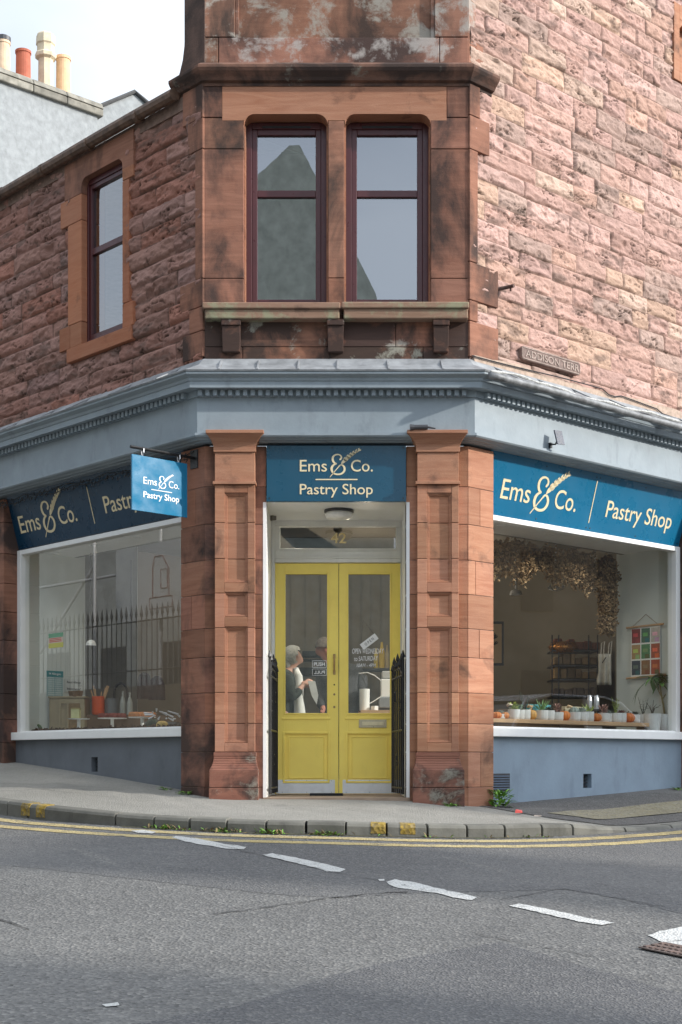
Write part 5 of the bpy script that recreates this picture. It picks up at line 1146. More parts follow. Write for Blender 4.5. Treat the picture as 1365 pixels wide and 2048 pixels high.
for k in range(3): m.fb('L', gb[0]+.03, ga[0]-.02, zz[1]+.012+k*.016, zz[1]+.020+k*.016, -.2188, -.2182, (.6,.1,.06))
m.build('printing', plain('sticker_ink', (1,1,1), .5), t)
# counter with kitchen things
kz = .86; m = MB(); c0 = at(172,0,16.3)[0]; m.box(c0, at(420,0,16.3)[0], 16.1, 16.7, 0, kz); thing1(m, 'kitchen_counter', plain('counter_wood', (.16,.10,.06), .5, .2, 5), 'dark wooden kitchen counter at the back of the left window', 'counter')
def lat(px0, px1, py0, Y, prof, z, name, mat, label, cat, n=18, **k):
    a = at((px0+px1)/2, 0, Y); r = (px1-px0)/2*Y/F; h = ((HY-py0)*Y/F+ZE)-z; m = MB(); m.lathe([(max(.001, p*r), q*h) for p, q in prof], (a[0],Y,z), n, **k); return thing1(m, name, mat, label, cat, smooth=False)
lat(184,210,1393,16.15,[(0,0),(.85,0),(1,.1),(1,1),(.9,1),(.88,.2),(0,.2)],kz,'utensil_pot',plain('orange_enamel', (.72,.10,.02), .35),'bright orange pot full of wooden spoons on the counter','pot')
m = MB(); a = at(197,0,16.15); rr = random.Random(3)
for k in range(6): d = rr.uniform(-.09,.12); m.tube([(a[0]+d*.3,16.15,kz+.1),(a[0]+d,16.15+rr.uniform(-.03,.03),kz+.26+rr.uniform(0,.08))], [.006,.008], 6)
m.tube([(a[0]+.05,16.15,kz+.12),(a[0]+.11,16.15,kz+.33)], [.01,.018], 8); thing1(m, 'wooden_spoons', M['wood'], 'wooden spoons sticking up out of the bright orange pot', 'utensils')
lat(211,238,1397,16.15,[(0,0),(.95,0),(1,1),(.9,1),(.88,.2),(0,.2)],kz,'storage_jar',plain('grey_enamel', (.17,.18,.19), .4),'dull grey jar right of the orange pot','jar')
m = MB(); a = at(229,1420,16.3); b = at(256,1420,16.3); P = [(a[0],16.3,kz)]+[((a[0]+b[0])/2-(b[0]-a[0])/2*math.cos(t_), 16.3, kz+.24+.13*math.sin(t_)) for t_ in np.linspace(0,math.pi,14)]+[(b[0],16.3,kz+.12)]
m.tube(P, .014, 10); m.tube([(a[0],16.3,kz),(a[0],16.3,kz+.04)], .03, 10); thing1(m, 'kitchen_tap', M['black'], 'tall black swan neck kitchen tap', 'tap', smooth=True)
for i, (p0, p1, top) in enumerate(((240,252,1383),(254,266,1385))): lat(p0,p1,top,16.05,[(0,0),(1,0),(1,.5),(.6,.72),(.35,.8),(.4,1),(0,1)],kz,'glass_bottle',plain('pale_bottle', (.36,.38,.36), .2),['pale bottle with a narrow neck inside the curve of the tap','pale bottle with a narrow neck just right of the tap'][i],'bottle')
m = MB(); x0 = at(276,0,17)[0]; 
for (p0,p1,y0,y1) in ((277,303,1345,1398),(300,330,1352,1400)):
    q = []; a = at(p0,y1,17.0); b = at(p1,y0,17.0)
    m.lathe([(.02,1.0*(b[2]-a[2])),(.06,.9*(b[2]-a[2])),((b[0]-a[0])/2,.6*(b[2]-a[2])),((b[0]-a[0])/2*1.05,.0)], ((a[0]+b[0])/2,17.0,a[2]), 16, sy=.3, lobes=5, depth=.3)
thing1(m, 'hanging_aprons', plain('brown_cloth', (.085,.05,.045), .9, .3, 8), 'dark brown aprons hanging on the wall behind the left window', 'aprons')
m = MB(); wbox(m, 160, 275, 1050, 1440, 17.6, .05); wbox(m, 262, 264, 1120, 1440, 17.58, .02, .4)
m.build('panelling', plain('panelling_paint', (.30,.30,.27), .6), B)
lat(172,193,1280,15.9,[(.0,0),(1,.0),(.95,.35),(.7,.75),(.3,1),(0,1)],at(0,1291,15.9)[2],'dome_lamp',M['white'],'small white dome lamp shade hanging in the left window','lamp')
bpy.data.objects['dome_lamp'].location = (0,0,0)
m = MB(); a = at(182,1280,15.9); m.tube([a,(a[0],a[1],3.0)], .004, 5); thing1(m, 'lamp_cord', M['black'], 'thin black cord holding the small white dome lamp', 'cord')
def dish(px, wpx, py, o, label, food=None, stem=True, fcol=(.3,.1,.05)):
    x, y, z, s = lpos(px, py, o); r = wpx/2*y/F; t = thing('cake_stand', label, 'cake stand', (x,y,FZ), 'cake stands in the left window'); m = MB(); m.lathe([(.001,0),(.07,0),(.02,.02),(.018,z-FZ-.012),(r*.95,z-FZ-.008),(r,z-FZ),(.001,z-FZ)], (x,y,FZ), 24); m.build('stand', M['white'], t)
    if food: 
        for k in range(food):
            m = MB(); u = (k-(food-1)/2)*(2*r*.8/max(1,food)); 
            m.lathe([(.001,0),(.035,0),(.042,.025),(.03,.05),(.001,.055)], (x+u, y+rr.uniform(-.03,.03), z), 10, sx=1.2); thing1(m, 'pastry', plain('pastry_crust', fcol, .7, .3, 25), 'small dark red cake on the middle white cake stand in the left window' if fcol[0] < .35 else 'small golden pastry on the right hand white cake stand in the left window', 'pastry', 'dark red cakes on one stand' if fcol[0] < .35 else 'golden pastries on one stand', smooth=True)
dish(158,44,1437,-.55,'wide white cake stand left of centre in the left window'); dish(225,60,1436,-.80,'white cake stand near the middle of the left window holding dark red cakes',6,fcol=(.22,.05,.035)); dish(285,56,1434,-.70,'white cake stand near the right end of the left window holding golden pastries',6,fcol=(.50,.20,.07))
x, y, z, s = lpos(153, 1437, -.55); m = MB(); m.box(x-.05,x+.04,y-.05,y+.06,z+.001,z+.10,(1,1,.8)); m.box(x-.052,x+.042,y-.052,y+.062,z+.10,z+.115,(.6,.5,.3)); thing1(m, 'cake_slice', plain('pale_sponge', (.58,.58,.38), .8, .1, 20), 'tall pale green slice of cake on the wide white cake stand', 'cake', bevel=.004)
pumpkin(306,26,24,(.025,.05,.03),'dark green round squash at the right end of the left window','L',-.42,FZ); pumpkin(325,24,19,(.62,.42,.12),'yellow ribbed squash beside the dark green one in the left window','L',-.38,FZ)
pumpkin(88,12,10,OR,'tiny orange pumpkin beside the green ring in the left window','L',-.42,FZ); pumpkin(98,12,9,(.62,.30,.04),'tiny yellow orange pumpkin second from the green ring in the left window','L',-.40,FZ)
x, y, z, s = lpos(73,1448,-.42); m = MB(); P = [(x+.055*math.cos(t_), y, FZ+.05+.05*math.sin(t_)) for t_ in np.linspace(-.3,3.5,14)]; m.tube(P, .016, 8); thing1(m, 'green_ring', plain('green_glaze', (.10,.18,.08), .5), 'green half ring ornament at the left end of the window display', 'ornament', smooth=True)
lat(137,167,1382,16.0,[(0,0),(.85,0),(1,1),(.93,1),(.8,.1),(0,.1)],at(0,1394,16)[2],'wicker_basket',plain('wicker', (.17,.10,.05), .9, .4, 40),'brown wicker basket standing on the pale wooden cabinet','basket')
m = MB(); rr = random.Random(9)
for k in range(14): a = at(rr.uniform(305,358), rr.uniform(1418,1440), 14.4+rr.uniform(0,.3)); m.tube([a,(a[0]+rr.uniform(-.12,.12),a[1],a[2]+rr.uniform(-.04,.04))], [.006,.012], 6)
a = at(330,1440,14.55); m.box(a[0]-.2,a[0]+.12,14.5,14.9,FZ,a[2]-.02,.3); thing1(m, 'cutlery_tray', M['steel'], 'jumble of silver kitchen tools at the right end of the left window', 'utensils')
# seen through the door: counter with white coffee machine
ct = thing('service_counter', 'service counter with pale wooden top and blue front behind the right door', 'counter', at(755,1425,15.6))
m = MB(); a = at(722,1422,15.6); b = at(830,1422,15.6); m.box(a[0],b[0]+.5,15.6,16.2,a[2]-.03,a[2]+.01); m.build('worktop', M['wood'], ct); m = MB(); m.box(a[0]+.01,b[0]+.5,15.63,16.2,0,a[2]-.03); m.build('front_panel', plain('blue_front', (.10,.25,.33), .6), ct); CZ = a[2]+.01
cm = thing('coffee_machine', 'white coffee machine with a grey base and curved clear shield on the service counter', 'machine', at(775,1420,15.9))
m = MB(); wbox(m, 762, 812, 1358, 1395, 15.9, .25); wbox(m, 764, 812, 1342, 1357, 15.92, .22, .55); m.build('housing', M['white'], cm, bevel=.012)
m = MB(); wbox(m, 758, 812, 1394, 1416, 15.88, .3); m.build('drip_tray', plain('grey_plastic', (.22,.24,.26), .5), cm, bevel=.01)
m = MB(); P = [at(718,1347,15.8), at(735,1345,15.8), at(750,1351,15.8), at(762,1361,15.8)]; m.tube(P, .006, 6); P = [at(740,1407,15.8), at(752,1400,15.8), at(765,1391,15.8)]; m.tube(P, .006, 6); m.build('shield_rim', M['white'], cm)
lat(719,740,1378,15.75,[(0,0),(.95,0),(1,1),(0,1)],CZ,'grinder',M['white'],'white cylindrical grinder left of the coffee machine','grinder')
lat(718,736,1350,15.9,[(0,0),(.8,0),(1,.2),(.9,.9),(.6,1),(0,1)],at(0,1378,15.9)[2],'coffee_hopper',M['darkgrey'],'dark coffee hopper standing above the white grinder','hopper')
lat(742,757,1412,15.7,[(0,0),(1,0),(1,1),(0,1)],CZ,'card_tray',M['white'],'low white tub in front of the coffee machine','tub',n=4)
for i, (p0,p1,top) in enumerate(((748,757,1296),(758,770,1284),(771,778,1290))): lat(p0,p1,top,16.5,[(0,0),(1,0),(1,.6),(.5,.8),(.35,1),(0,1)],at(0,1336,16.5)[2],'syrup_bottle',plain('yellow_bottle', ((.62,.48,.08),(.60,.42,.05),(.45,.36,.2))[i], .4),['shorter yellow bottle on the back shelf','taller yellow bottle in the middle of the back shelf','tan bottle at the right end of the back shelf'][i],'bottle')
m = MB(); wbox(m, 716, 812, 1337, 1341, 16.45, .25); m.fb; thing1(m, 'back_shelf', M['darkgrey'], 'dark shelf with yellow bottles on it behind the coffee machine', 'shelf')
m = MB(); wbox(m, 600, 655, 1335, 1350, 18.2, .4); wbox(m, 605, 655, 1302, 1312, 18.2, .4); wbox(m, 605, 655, 1318, 1320, 18.2, .4); thing1(m, 'wall_shelves', M['black'], 'black wall shelves behind the two people', 'shelf')
m = MB(); a = at(668,0,19.2)[0]
for px in (580, 610, 640, 702, 722, 742, 762, 782): wbox(m, px, px+1., 1080, 1420, 18.9, .01, .85)
wbox(m, 565, 800, 1080, 1440, 18.92, .03); m.build('back_panelling', M['room'], B)

# ------------------------------------------------------------------ people
def skin(name, J, E, mat, parent, root=0, sub=1):
    bm = bmesh.new(); ly = bm.verts.layers.skin.verify(); off = WORLD[parent.name]; vs = []
    for i, (p, r) in enumerate(J):
        v = bm.verts.new(Vector(p)-off); r = r if isinstance(r, tuple) else (r, r); v[ly].radius = r; v[ly].use_root = (i == root); vs.append(v)
    for a, b in E: bm.edges.new((vs[a], vs[b]))
    me = bpy.data.meshes.new(name); bm.to_mesh(me); bm.free(); me.materials.append(mat); o = bpy.data.objects.new(name, me); C.objects.link(o); o.parent = parent; WORLD[o.name] = off
    o.modifiers.new('skin', 'SKIN').use_smooth_shade = True; s = o.modifiers.new('sub', 'SUBSURF'); s.levels = sub; s.render_levels = sub+1; return o
skinm = plain('skin', (.50,.27,.20), .55, .08, 12, tn=False); 
def ball(mb, c, r, sx=1, sy=1, sz=1, n=16, keep=None, jit=0, seed=1):
    rr = random.Random(seed); prof = []; m = 12; vs = []; fs = []
    for i in range(m+1):
        th = math.pi*i/m
        for k in range(n):
            a = 2*math.pi*k/n; j = 1+rr.uniform(-jit, jit); vs.append((c[0]+r*sx*math.sin(th)*math.cos(a)*j, c[1]+r*sy*math.sin(th)*math.sin(a)*j, c[2]+r*sz*math.cos(th)*j))
    for i in range(m):
        for k in range(n):
            f = (i*n+k, (i+1)*n+k, (i+1)*n+(k+1)%n, i*n+(k+1)%n)
            cc = sum((Vector(vs[q]) for q in f), Vector())/4-Vector(c)
            if keep is None or keep(cc): fs.append(f)
    mb.add(vs, fs)
def hand(J, E, base, w_, d, curl):                      # five separate finger chains from the palm
    wv = Vector(w_); d = Vector(d).normalized(); n = Vector(curl); sd = d.cross(n).normalized(); palm = wv+d*.05
    J.append((tuple(palm), (.022,.03))); E.append((base, len(J)-1)); pi = len(J)-1
    for k, L in enumerate((.062,.072,.066,.052)):
        r0 = palm+d*.03+sd*(.026-.0175*k); q = [r0, r0+d*L*.4+n*.008, r0+d*L*.6+n*.035, r0+d*L*.5+n*.06]
        last = pi
        for p, r in zip(q, (.010,.0095,.009,.007)): J.append((tuple(p), r)); E.append((last, len(J)-1)); last = len(J)-1
    r0 = wv+d*.025+sd*.035; last = pi
    for p, r in ((r0, .011), (r0+d*.03+sd*.012+n*.02, .010), (r0+d*.045+n*.04, .008)): J.append((tuple(p), r)); E.append((last, len(J)-1)); last = len(J)-1
Yw = 15.0; hx_, _, hz_ = at(589,1317,Yw)
wo = thing('person', 'person in a dark green coat and white blouse looking down at their hands', 'person', (hx_-.06, Yw, 0))
J = [((hx_-.10,Yw,.84),.10),((hx_-.10,Yw,1.05),.10),((hx_-.09,Yw,1.22),.09),((hx_-.045,Yw,1.30),.045),((hx_-.012,Yw,1.365),.05),((hx_+.012,Yw,1.41),.082),((hx_-.01,Yw,1.46),.080),((hx_-.02,Yw,1.50),.05),((hx_+.098,Yw,1.385),.010),
     ((hx_-.11,Yw-.10,.80),.085),((hx_-.09,Yw-.10,.45),.055),((hx_-.11,Yw-.10,.08),.035),((hx_-.02,Yw-.10,.03),.03),((hx_-.11,Yw+.10,.80),.085),((hx_-.09,Yw+.10,.45),.055),((hx_-.11,Yw+.10,.08),.035),((hx_-.02,Yw+.10,.03),.03),
     ((hx_-.08,Yw-.17,1.22),.045),((hx_-.02,Yw-.21,.99),.036),((hx_+.09,Yw-.12,1.12),.026),((hx_-.08,Yw+.17,1.22),.045),((hx_-.02,Yw+.21,.99),.036),((hx_+.09,Yw+.06,1.13),.026)]
E = [(0,1),(1,2),(2,3),(3,4),(4,5),(5,6),(6,7),(5,8),(0,9),(9,10),(10,11),(11,12),(0,13),(13,14),(14,15),(15,16),(2,17),(17,18),(18,19),(2,20),(20,21),(21,22)]
hand(J, E, 19, (hx_+.09,Yw-.12,1.12), (.6,.35,.5), (.2,.6,-.3)); hand(J, E, 22, (hx_+.09,Yw+.06,1.13), (.6,-.35,.4), (.2,-.6,-.2))
skin('body', J, E, skinm, wo)
m = MB(); hc = (hx_-.018, Yw, 1.445); ball(m, hc, .115, 1.0, .92, .98, 26, keep=lambda v: v.x < .045+.55*max(0, v.z) and v.z > -.10+.5*max(0,v.x), jit=.035); ball(m, (hx_-.075,Yw,1.375), .075, .8, 1.0, 1.0, 18, jit=.04)
o = m.build('hair', plain('grey_hair', (.33,.33,.31), .7, .3, 40, .5, 90), wo, smooth=True)
J = [((hx_-.11,Yw,.70),(.16,.19)),((hx_-.11,Yw,.90),(.145,.17)),((hx_-.115,Yw,1.10),(.14,.17)),((hx_-.10,Yw,1.235),(.10,.14)),((hx_-.075,Yw,1.29),.065),
     ((hx_-.08,Yw-.17,1.23),.07),((hx_-.01,Yw-.22,.98),.062),((hx_+.07,Yw-.13,1.09),.042),((hx_-.08,Yw+.17,1.23),.07),((hx_-.01,Yw+.22,.98),.062),((hx_+.07,Yw+.07,1.10),.042),((hx_-.11,Yw,.52),(.17,.20))]
skin('coat', J, [(0,1),(1,2),(2,3),(3,4),(3,5),(5,6),(6,7),(3,8),(8,9),(9,10),(0,11)], plain('dark_green_tweed', (.013,.018,.014), .9, .4, 60, tn=False), wo, root=1)
m = MB(); 
P = [(hx_+.015,Yw-.02,1.31,.03),(hx_+.045,Yw-.05,1.22,.045),(hx_+.05,Yw-.06,1.12,.05),(hx_+.05,Yw-.1,1.0,.05),(hx_+.06,Yw-.12,.85,.06),(hx_+.07,Yw-.12,.62,.07)]
m.tube([p[:3] for p in P], [p[3] for p in P], 12); m.build('blouse', plain('white_cotton', (.62,.62,.60), .8), wo, smooth=True)
m = MB(); a, b, c, d = at(616,1362,14.85), at(631,1362,14.85), at(637,1390,14.85), at(634,1409,14.85); e = at(624,1392,14.85); m.prism([a,b,c,d,e], (0,.01,0)); thing1(m, 'paper_bag', plain('white_paper', (.62,.64,.66), .7), 'folded white paper held in the hands of the grey haired person', 'paper')
Ym = 15.9; mx, _, mz = at(648,1303,Ym)
ma = thing('person', 'person in a long grey coat standing back turned behind both door leaves', 'person', (mx+.15, Ym, 0))
bx = at(680,0,Ym)[0]
J = [((bx,Ym,.90),.11),((bx,Ym,1.15),.12),((bx-.02,Ym,1.34),.10),((bx-.12,Ym,1.45),.05),((mx+.02,Ym,1.50),.055),((mx,Ym,1.575),.088),((mx,Ym,1.63),.082),((mx+.01,Ym,1.675),.05),((mx-.095,Ym,1.55),.012),
     ((bx-.1,Ym,.85),.09),((bx-.1,Ym,.48),.06),((bx-.1,Ym,.08),.04),((bx-.1,Ym-.1,.03),.035),((bx+.1,Ym,.85),.09),((bx+.1,Ym,.48),.06),((bx+.1,Ym,.08),.04),((bx+.1,Ym-.1,.03),.035),
     ((bx-.20,Ym,1.33),.05),((bx-.22,Ym-.03,1.05),.04),((bx-.18,Ym-.14,.9),.03),((bx+.20,Ym,1.33),.05),((bx+.25,Ym-.03,1.05),.04),((bx+.22,Ym-.06,.82),.03)]
E = [(0,1),(1,2),(2,3),(3,4),(4,5),(5,6),(6,7),(5,8),(0,9),(9,10),(10,11),(11,12),(0,13),(13,14),(14,15),(15,16),(2,17),(17,18),(18,19),(2,20),(20,21),(21,22)]
hand(J, E, 19, (bx-.18,Ym-.14,.9), (-.2,-.6,-.3), (.5,-.2,0)); hand(J, E, 22, (bx+.22,Ym-.06,.82), (0,-.1,-1), (-.5,-.3,0))
skin('body', J, E, plain('ruddy_skin', (.42,.17,.12), .55, tn=False), ma)
m = MB(); ball(m, (mx+.008,Ym,1.605), .118, .92, 1.0, 1.0, 26, keep=lambda v: v.z > .0 or v.x > .045, jit=.03); m.build('hair', plain('short_grey_hair', (.20,.17,.15), .8, .3, 40), ma, smooth=True)
m = MB(); m.lathe([(.001,-.035),(.016,-.02),(.02,.01),(.001,.035)], (mx+.03,Ym-.095,1.565), 10, sy=.5); m.build('ear', plain('ear_skin', (.55,.20,.14), .5), ma, smooth=True)
J = [((bx,Ym,.60),(.27,.2)),((bx,Ym,.90),(.25,.18)),((bx,Ym,1.15),(.235,.17)),((bx-.02,Ym,1.33),(.17,.13)),((bx-.09,Ym,1.43),.075),((bx-.20,Ym,1.34),.08),((bx-.23,Ym-.03,1.05),.07),((bx-.19,Ym-.12,.92),.05),((bx+.20,Ym,1.34),.08),((bx+.26,Ym-.03,1.05),.07),((bx+.24,Ym-.06,.86),.05)]
skin('coat', J, [(0,1),(1,2),(2,3),(3,4),(3,5),(5,6),(6,7),(3,8),(8,9),(9,10)], plain('grey_wool', (.06,.06,.063), .95, .35, 70, tn=False), ma, root=1)

# ------------------------------------------------------------------ white rendered house behind the left wing
H = thing('rendered_house', 'white harled house with a big chimney stack rising behind the left wing', 'building', (-6, 26, 0))
FR['H'] = ((-4.11, 24.), (-.742, -.670), (.670, -.742))
hb_ = MB(); hb_.fb('H', 0, 4.2, 0, 11.22, -1.0, 0); hb_.build('wall', M['harl'], H)
cp = MB()
for a, b in ((-.08,.62),(.625,1.25),(1.255,1.9),(1.905,2.6),(2.605,4.3)): 
    cp.fb('H', a, b, 11.22, 11.34, -1.08, .07, ra.uniform(.8,1.2)); cp.fr8('H', (a, b, 11.34, -1.10, .09), (a, b, 11.45, -1.0, .03), ra.uniform(.8,1.2))
cp.build('coping', plain('weathered_coping', (.23,.215,.18), .9, .35, 7, .5, 30, dirt=.8), H, bevel=.02)
g2 = MB(); P = [at(185,216,24.4), at(270,184,24.9), at(296,206,25.0), at(420,330,25.6), at(420,700,25.6), at(185,700,24.4)]; g2.prism(P, (.1,.6,0)); g2.build('gable', M['harl'], H)
g3 = MB(); P = [at(186,218,24.36), at(270,183,24.86), at(298,207,24.96)]; g3.tube(P, .035, 6); g3.build('verge', plain('slate_verge', (.07,.07,.07), .8), H)
def chpot(px, ytop, wpx, kind, col, label=None):
    k = (px-CX)/F; (ox, oy), (dx, dy), (nx_, ny_) = FR['H']; o = -.45; X0 = ox+nx_*o; Y0 = oy+ny_*o; s = (k*Y0-X0)/(dx-k*dy); x, y, _ = W('H', s, 0, o)
    zt = ZE+(HY-ytop)*y/F; r = wpx/2*y/F; z0 = 11.44; h = zt-z0; m = MB()
    if kind == 'tall': m.lathe([(r*.85,0),(r*.85,h*.12),(r*.70,h*.16),(r*.68,h*.6),(r*.95,h*.63),(r*1.0,h*.68),(r*.8,h*.71),(r*.8,h*.82),(r*.9,h*.84),(r*.86,h*.97),(r*.7,h),(r*.6,h)], (x,y,z0), 8)
    else: m.lathe([(r*.95,0),(r*.9,h*.93),(r,h*.94),(r,h),(r*.8,h),(r*.8,h*.6)], (x,y,z0), 20)
    o = m.build('chimney_pot', plain('pot_clay', col, .85, .15, 8, dirt=.15), H, smooth=False); o['label'] = label
    if kind == 'cap': m = MB(); m.lathe([(r*1.05,h),(r*1.05,h+.07),(r*.6,h+.1),(.001,h+.1)], (x,y,z0), 14); m.build('cowl', M['darkgrey'], o)
chpot(7, 84, 29, 'cap', (.66,.48,.33), 'buff clay chimney pot with a dark cowl'); chpot(47, 103, 32, 'plain', (.42,.12,.07), 'short red clay chimney pot'); chpot(92, 69, 44, 'tall', (.62,.53,.38), 'tall ornate cream chimney pot'); chpot(127, 115, 31, 'plain', (.70,.45,.27), 'plain peach clay chimney pot')

# ------------------------------------------------------------------ surroundings seen only as reflections and shadows
def block_building(x0, x1, y0, y1, z1, mat, label, f=None, win=True, name='terrace_house'):
    t = thing(name, label, 'building', ((x0+x1)/2 if f is None else W(f,x0,0,y0)[0], (y0+y1)/2 if f is None else W(f,x0,0,y0)[1], 0)); m = MB()
    if f is None: m.box(x0,x1,y0,y1,-2,z1)
    else: m.fb(f, x0, x1, -2, z1, y0, y1)
    m.build('wall', mat, t); return t
FR['S'] = ((0., 0.), (-.292*-1, .956), (-.956, .292))   # across the light, s along the terrace, -o away from the shop
grey = plain('grey_stone_wall', (.20,.18,.155), .9, .2, 2, dirt=.3)
sunwalls = ((-14, 6.0, 11.9, 'tall grey stone terrace end nearest the camera on the right'), (6.0, 8.4, 8.6, 'low grey stone bay of the right hand terrace'), (8.4, 10.3, 11.4, 'narrow chimney bay of the right hand terrace'), (10.3, 12.2, 8.6, 'second low bay of the right hand terrace'), (12.2, 26, 11.2, 'long grey stone terrace down the right street'))
for a, b, h, lab in sunwalls:
    t = block_building(a, b, -21, -29, h, grey, lab, 'S'); m = MB(); s = a+.5
    while s < b-.9:
        for z in (1.2, 4.4, 7.4):
            if z+1.6 < h: m.fb('S', s, s+.9, z, z+1.6, -21.0, -20.96)
        s += 2.2
    m.build('window', M['darkgrey'], t)
t = thing('gabled_house', 'grey green harled gable house across the road behind the camera', 'building', (-3,-15,0)); gh = plain('grey_green_harling', (.46,.50,.45), .95, .25, 3, dirt=.4)
m = MB(); m.prism([(-14,-15,-2),(1.6,-15,-2),(1.6,-15,12.2),(1.0,-15,14.0),(-1.2,-15,18.3),(-1.5,-15,18.3),(-4.8,-15,15.2),(-14,-15,15.2)], (0,-9,0)); m.build('wall', gh, t)
m = MB(); m.box(-4.6,-3.4,-14.95,-14.9,6,8); m.box(-8,-7,-14.95,-14.9,6,8); m.box(-4.6,-3.4,-14.95,-14.9,2,4); m.build('window', M['darkgrey'], t)
t = thing('tenement', 'brown stone tenement across the left street', 'building', W('L', 12, 0, 11)); m = MB(); m.fb('L', -2, 6.5, -1, 10.5, 10.5, 16); m.fb('L', 6.5, 30, -1, 10, 12.5, 18); m.build('wall', plain('brown_stone', (.27,.28,.27), .9, .2, 2), t)
m = MB()
for s in np.arange(-6, 28, 2.6): 
    for z in (1.6, 4.6): 
        if s < 6 or z < 3: m.fb('L', s, s+1.1, z, z+1.7, 10.46 if s < 6 else 12.46, 10.52 if s < 6 else 12.52)
m.build('window', M['darkgrey'], t)
sc = thing('scaffolding', 'galvanised scaffold frame standing across the left street', 'scaffold', W('L', 12, 0, 7)); gs = plain('galvanised', (.55,.55,.55), .4, .1, 10, metal=.3)
for s in (8.6, 11.2, 13.4, 15.6, 17.8): m = MB(); m.tube([W('L',s,.3,7.2), W('L',s,6.2,7.2)], .035, 8); m.build('pole', gs, sc)
for z in (4.75, 3.95, 5.3, 5.9): m = MB(); m.tube([W('L',8,z,7.25), W('L',18.5,z,7.25)], .03, 8); m.build('ledger', gs, sc)
m = MB(); m.tube([W('L',9.6,5.6,7.3), W('L',11.6,3.2,7.3)], .03, 8); m.tube([W('L',13.6,4.2,7.3), W('L',15.6,2.6,7.3)], .03, 8); m.build('brace', gs, sc)
bn = thing('banner', 'grey white banner with an outline drawing tied to the railings across the street', 'banner', W('L', 10.8, 3.5, 6.9))
m = MB(); m.fb('L', 9.2, 12.3, 2.95, 4.35, 6.95, 6.97); m.build('sheet', plain('banner_cloth', (.50,.52,.52), .8, .06, 3), bn)
m = MB(); PB = lambda u, z, o: W('L', u, z, 6.95-.01-o)
for P in ([(10.5,3.15),(11.2,3.15),(11.2,3.35),(10.5,3.35),(10.5,3.15)], [(10.6,3.35),(10.6,3.85),(10.8,4.1),(11.05,4.1),(11.1,3.9),(11.1,3.35)], [(10.65,3.5),(10.85,3.5),(10.85,3.85),(10.65,3.85),(10.65,3.5)]): m.tube([PB(a,b,0) for a,b in P], .007, 5)
m.build('drawing', plain('red_outline', (.25,.12,.12), .7), bn)
rl_ = thing('iron_railing', 'black spear topped railings on a low wall across the left street', 'railing', W('L', 12, 0, 6.6)); m = MB()
m.fb('L', 4, 20, 0, 1.7, 6.5, 6.8); m.build('base_wall', grey, rl_); m = MB(); s = 8.
m.tube([W('L',6,2.9,6.65), W('L',19,2.9,6.65)], .015, 5); m.tube([W('L',6,2.0,6.65), W('L',19,2.0,6.65)], .015, 5)
while s < 17: m.tube([W('L',s,1.7,6.65), W('L',s,2.95,6.65), W('L',s,3.03,6.65), W('L',s,3.2,6.65)], [.012,.012,.03,.002], 5); s += .16
m.build('spears', plain('dull_grey_iron', (.10,.10,.105), .6), rl_)
# parked car on the right street
FR['K'] = (W('R', 6.78, 0, 4.0)[:2], FR['R'][1], FR['R'][2]); gz = float(road_z(*FR['K'][0]))+.0
car = thing('parked_car', 'silver grey hatchback parked in the right hand street', 'car', (*FR['K'][0], gz)); paint = plain('car_paint', (.50,.51,.53), .25, .03, 3, metal=.4, spec=.8)
def carsec(mb, prof, w_, t=1.): mb.fprism('K', [(a, gz+b) for a, b in prof], -w_, w_, t)
m = MB(); carsec(m, [(-2.1,.28),(2.05,.28),(2.12,.55),(2.05,.82),(1.15,.95),(-2.0,.98),(-2.12,.7)], .86); m.build('body', paint, car, bevel=.07)
m = MB(); carsec(m, [(-1.85,.95),(1.15,.93),(.42,1.36),(.1,1.44),(-1.1,1.44),(-1.55,1.34)], .72); m.build('window', plain('car_glass', (.02,.022,.025), .1, .1, 3, spec=.9), car, bevel=.04)
m = MB(); carsec(m, [(-1.6,1.35),(-1.1,1.445),(.1,1.445),(.45,1.37),(.42,1.34),(.1,1.41),(-1.1,1.41),(-1.55,1.31)], .74)
for P in ([(1.18,.93),(.45,1.36)],[(-.35,.95),(-.38,1.43)],[(-1.9,.96),(-1.6,1.35)]):
    for o in (-.745,.745): m.tube([W('K',P[0][0],gz+P[0][1],o), W('K',P[1][0],gz+P[1][1],o*.97)], .035, 6)
m.build('roof', paint, car, bevel=.01)
for s in (-1.3, 1.3):
    for o in (-.80,.80):
        ww = MB(); n = 24; q = []
        for oo in (o-.1, o+.1): q += [W('K', s+.31*math.cos(k*2*math.pi/n), gz+.31+.31*math.sin(k*2*math.pi/n), oo) for k in range(n)]
        ww.add(q, [tuple(range(n)), tuple(range(n, 2*n))]+[(k,(k+1)%n,(k+1)%n+n,k+n) for k in range(n)]); whl = ww.build('wheel', M['black'], car, bevel=.02)
        ww = MB(); oo = o+.102*(1 if o > 0 else -1); ww.add([W('K', s+.19*math.cos(k*2*math.pi/10), gz+.31+.19*math.sin(k*2*math.pi/10), oo) for k in range(10)], [tuple(range(10))]); ww.build('rim', M['steel'], whl)
m = MB(); 
for o in (-.6,.6): m.fb('K', 2.04, 2.13, gz+.62, gz+.74, o-.15, o+.15)
m.build('headlight', M['white'], car)

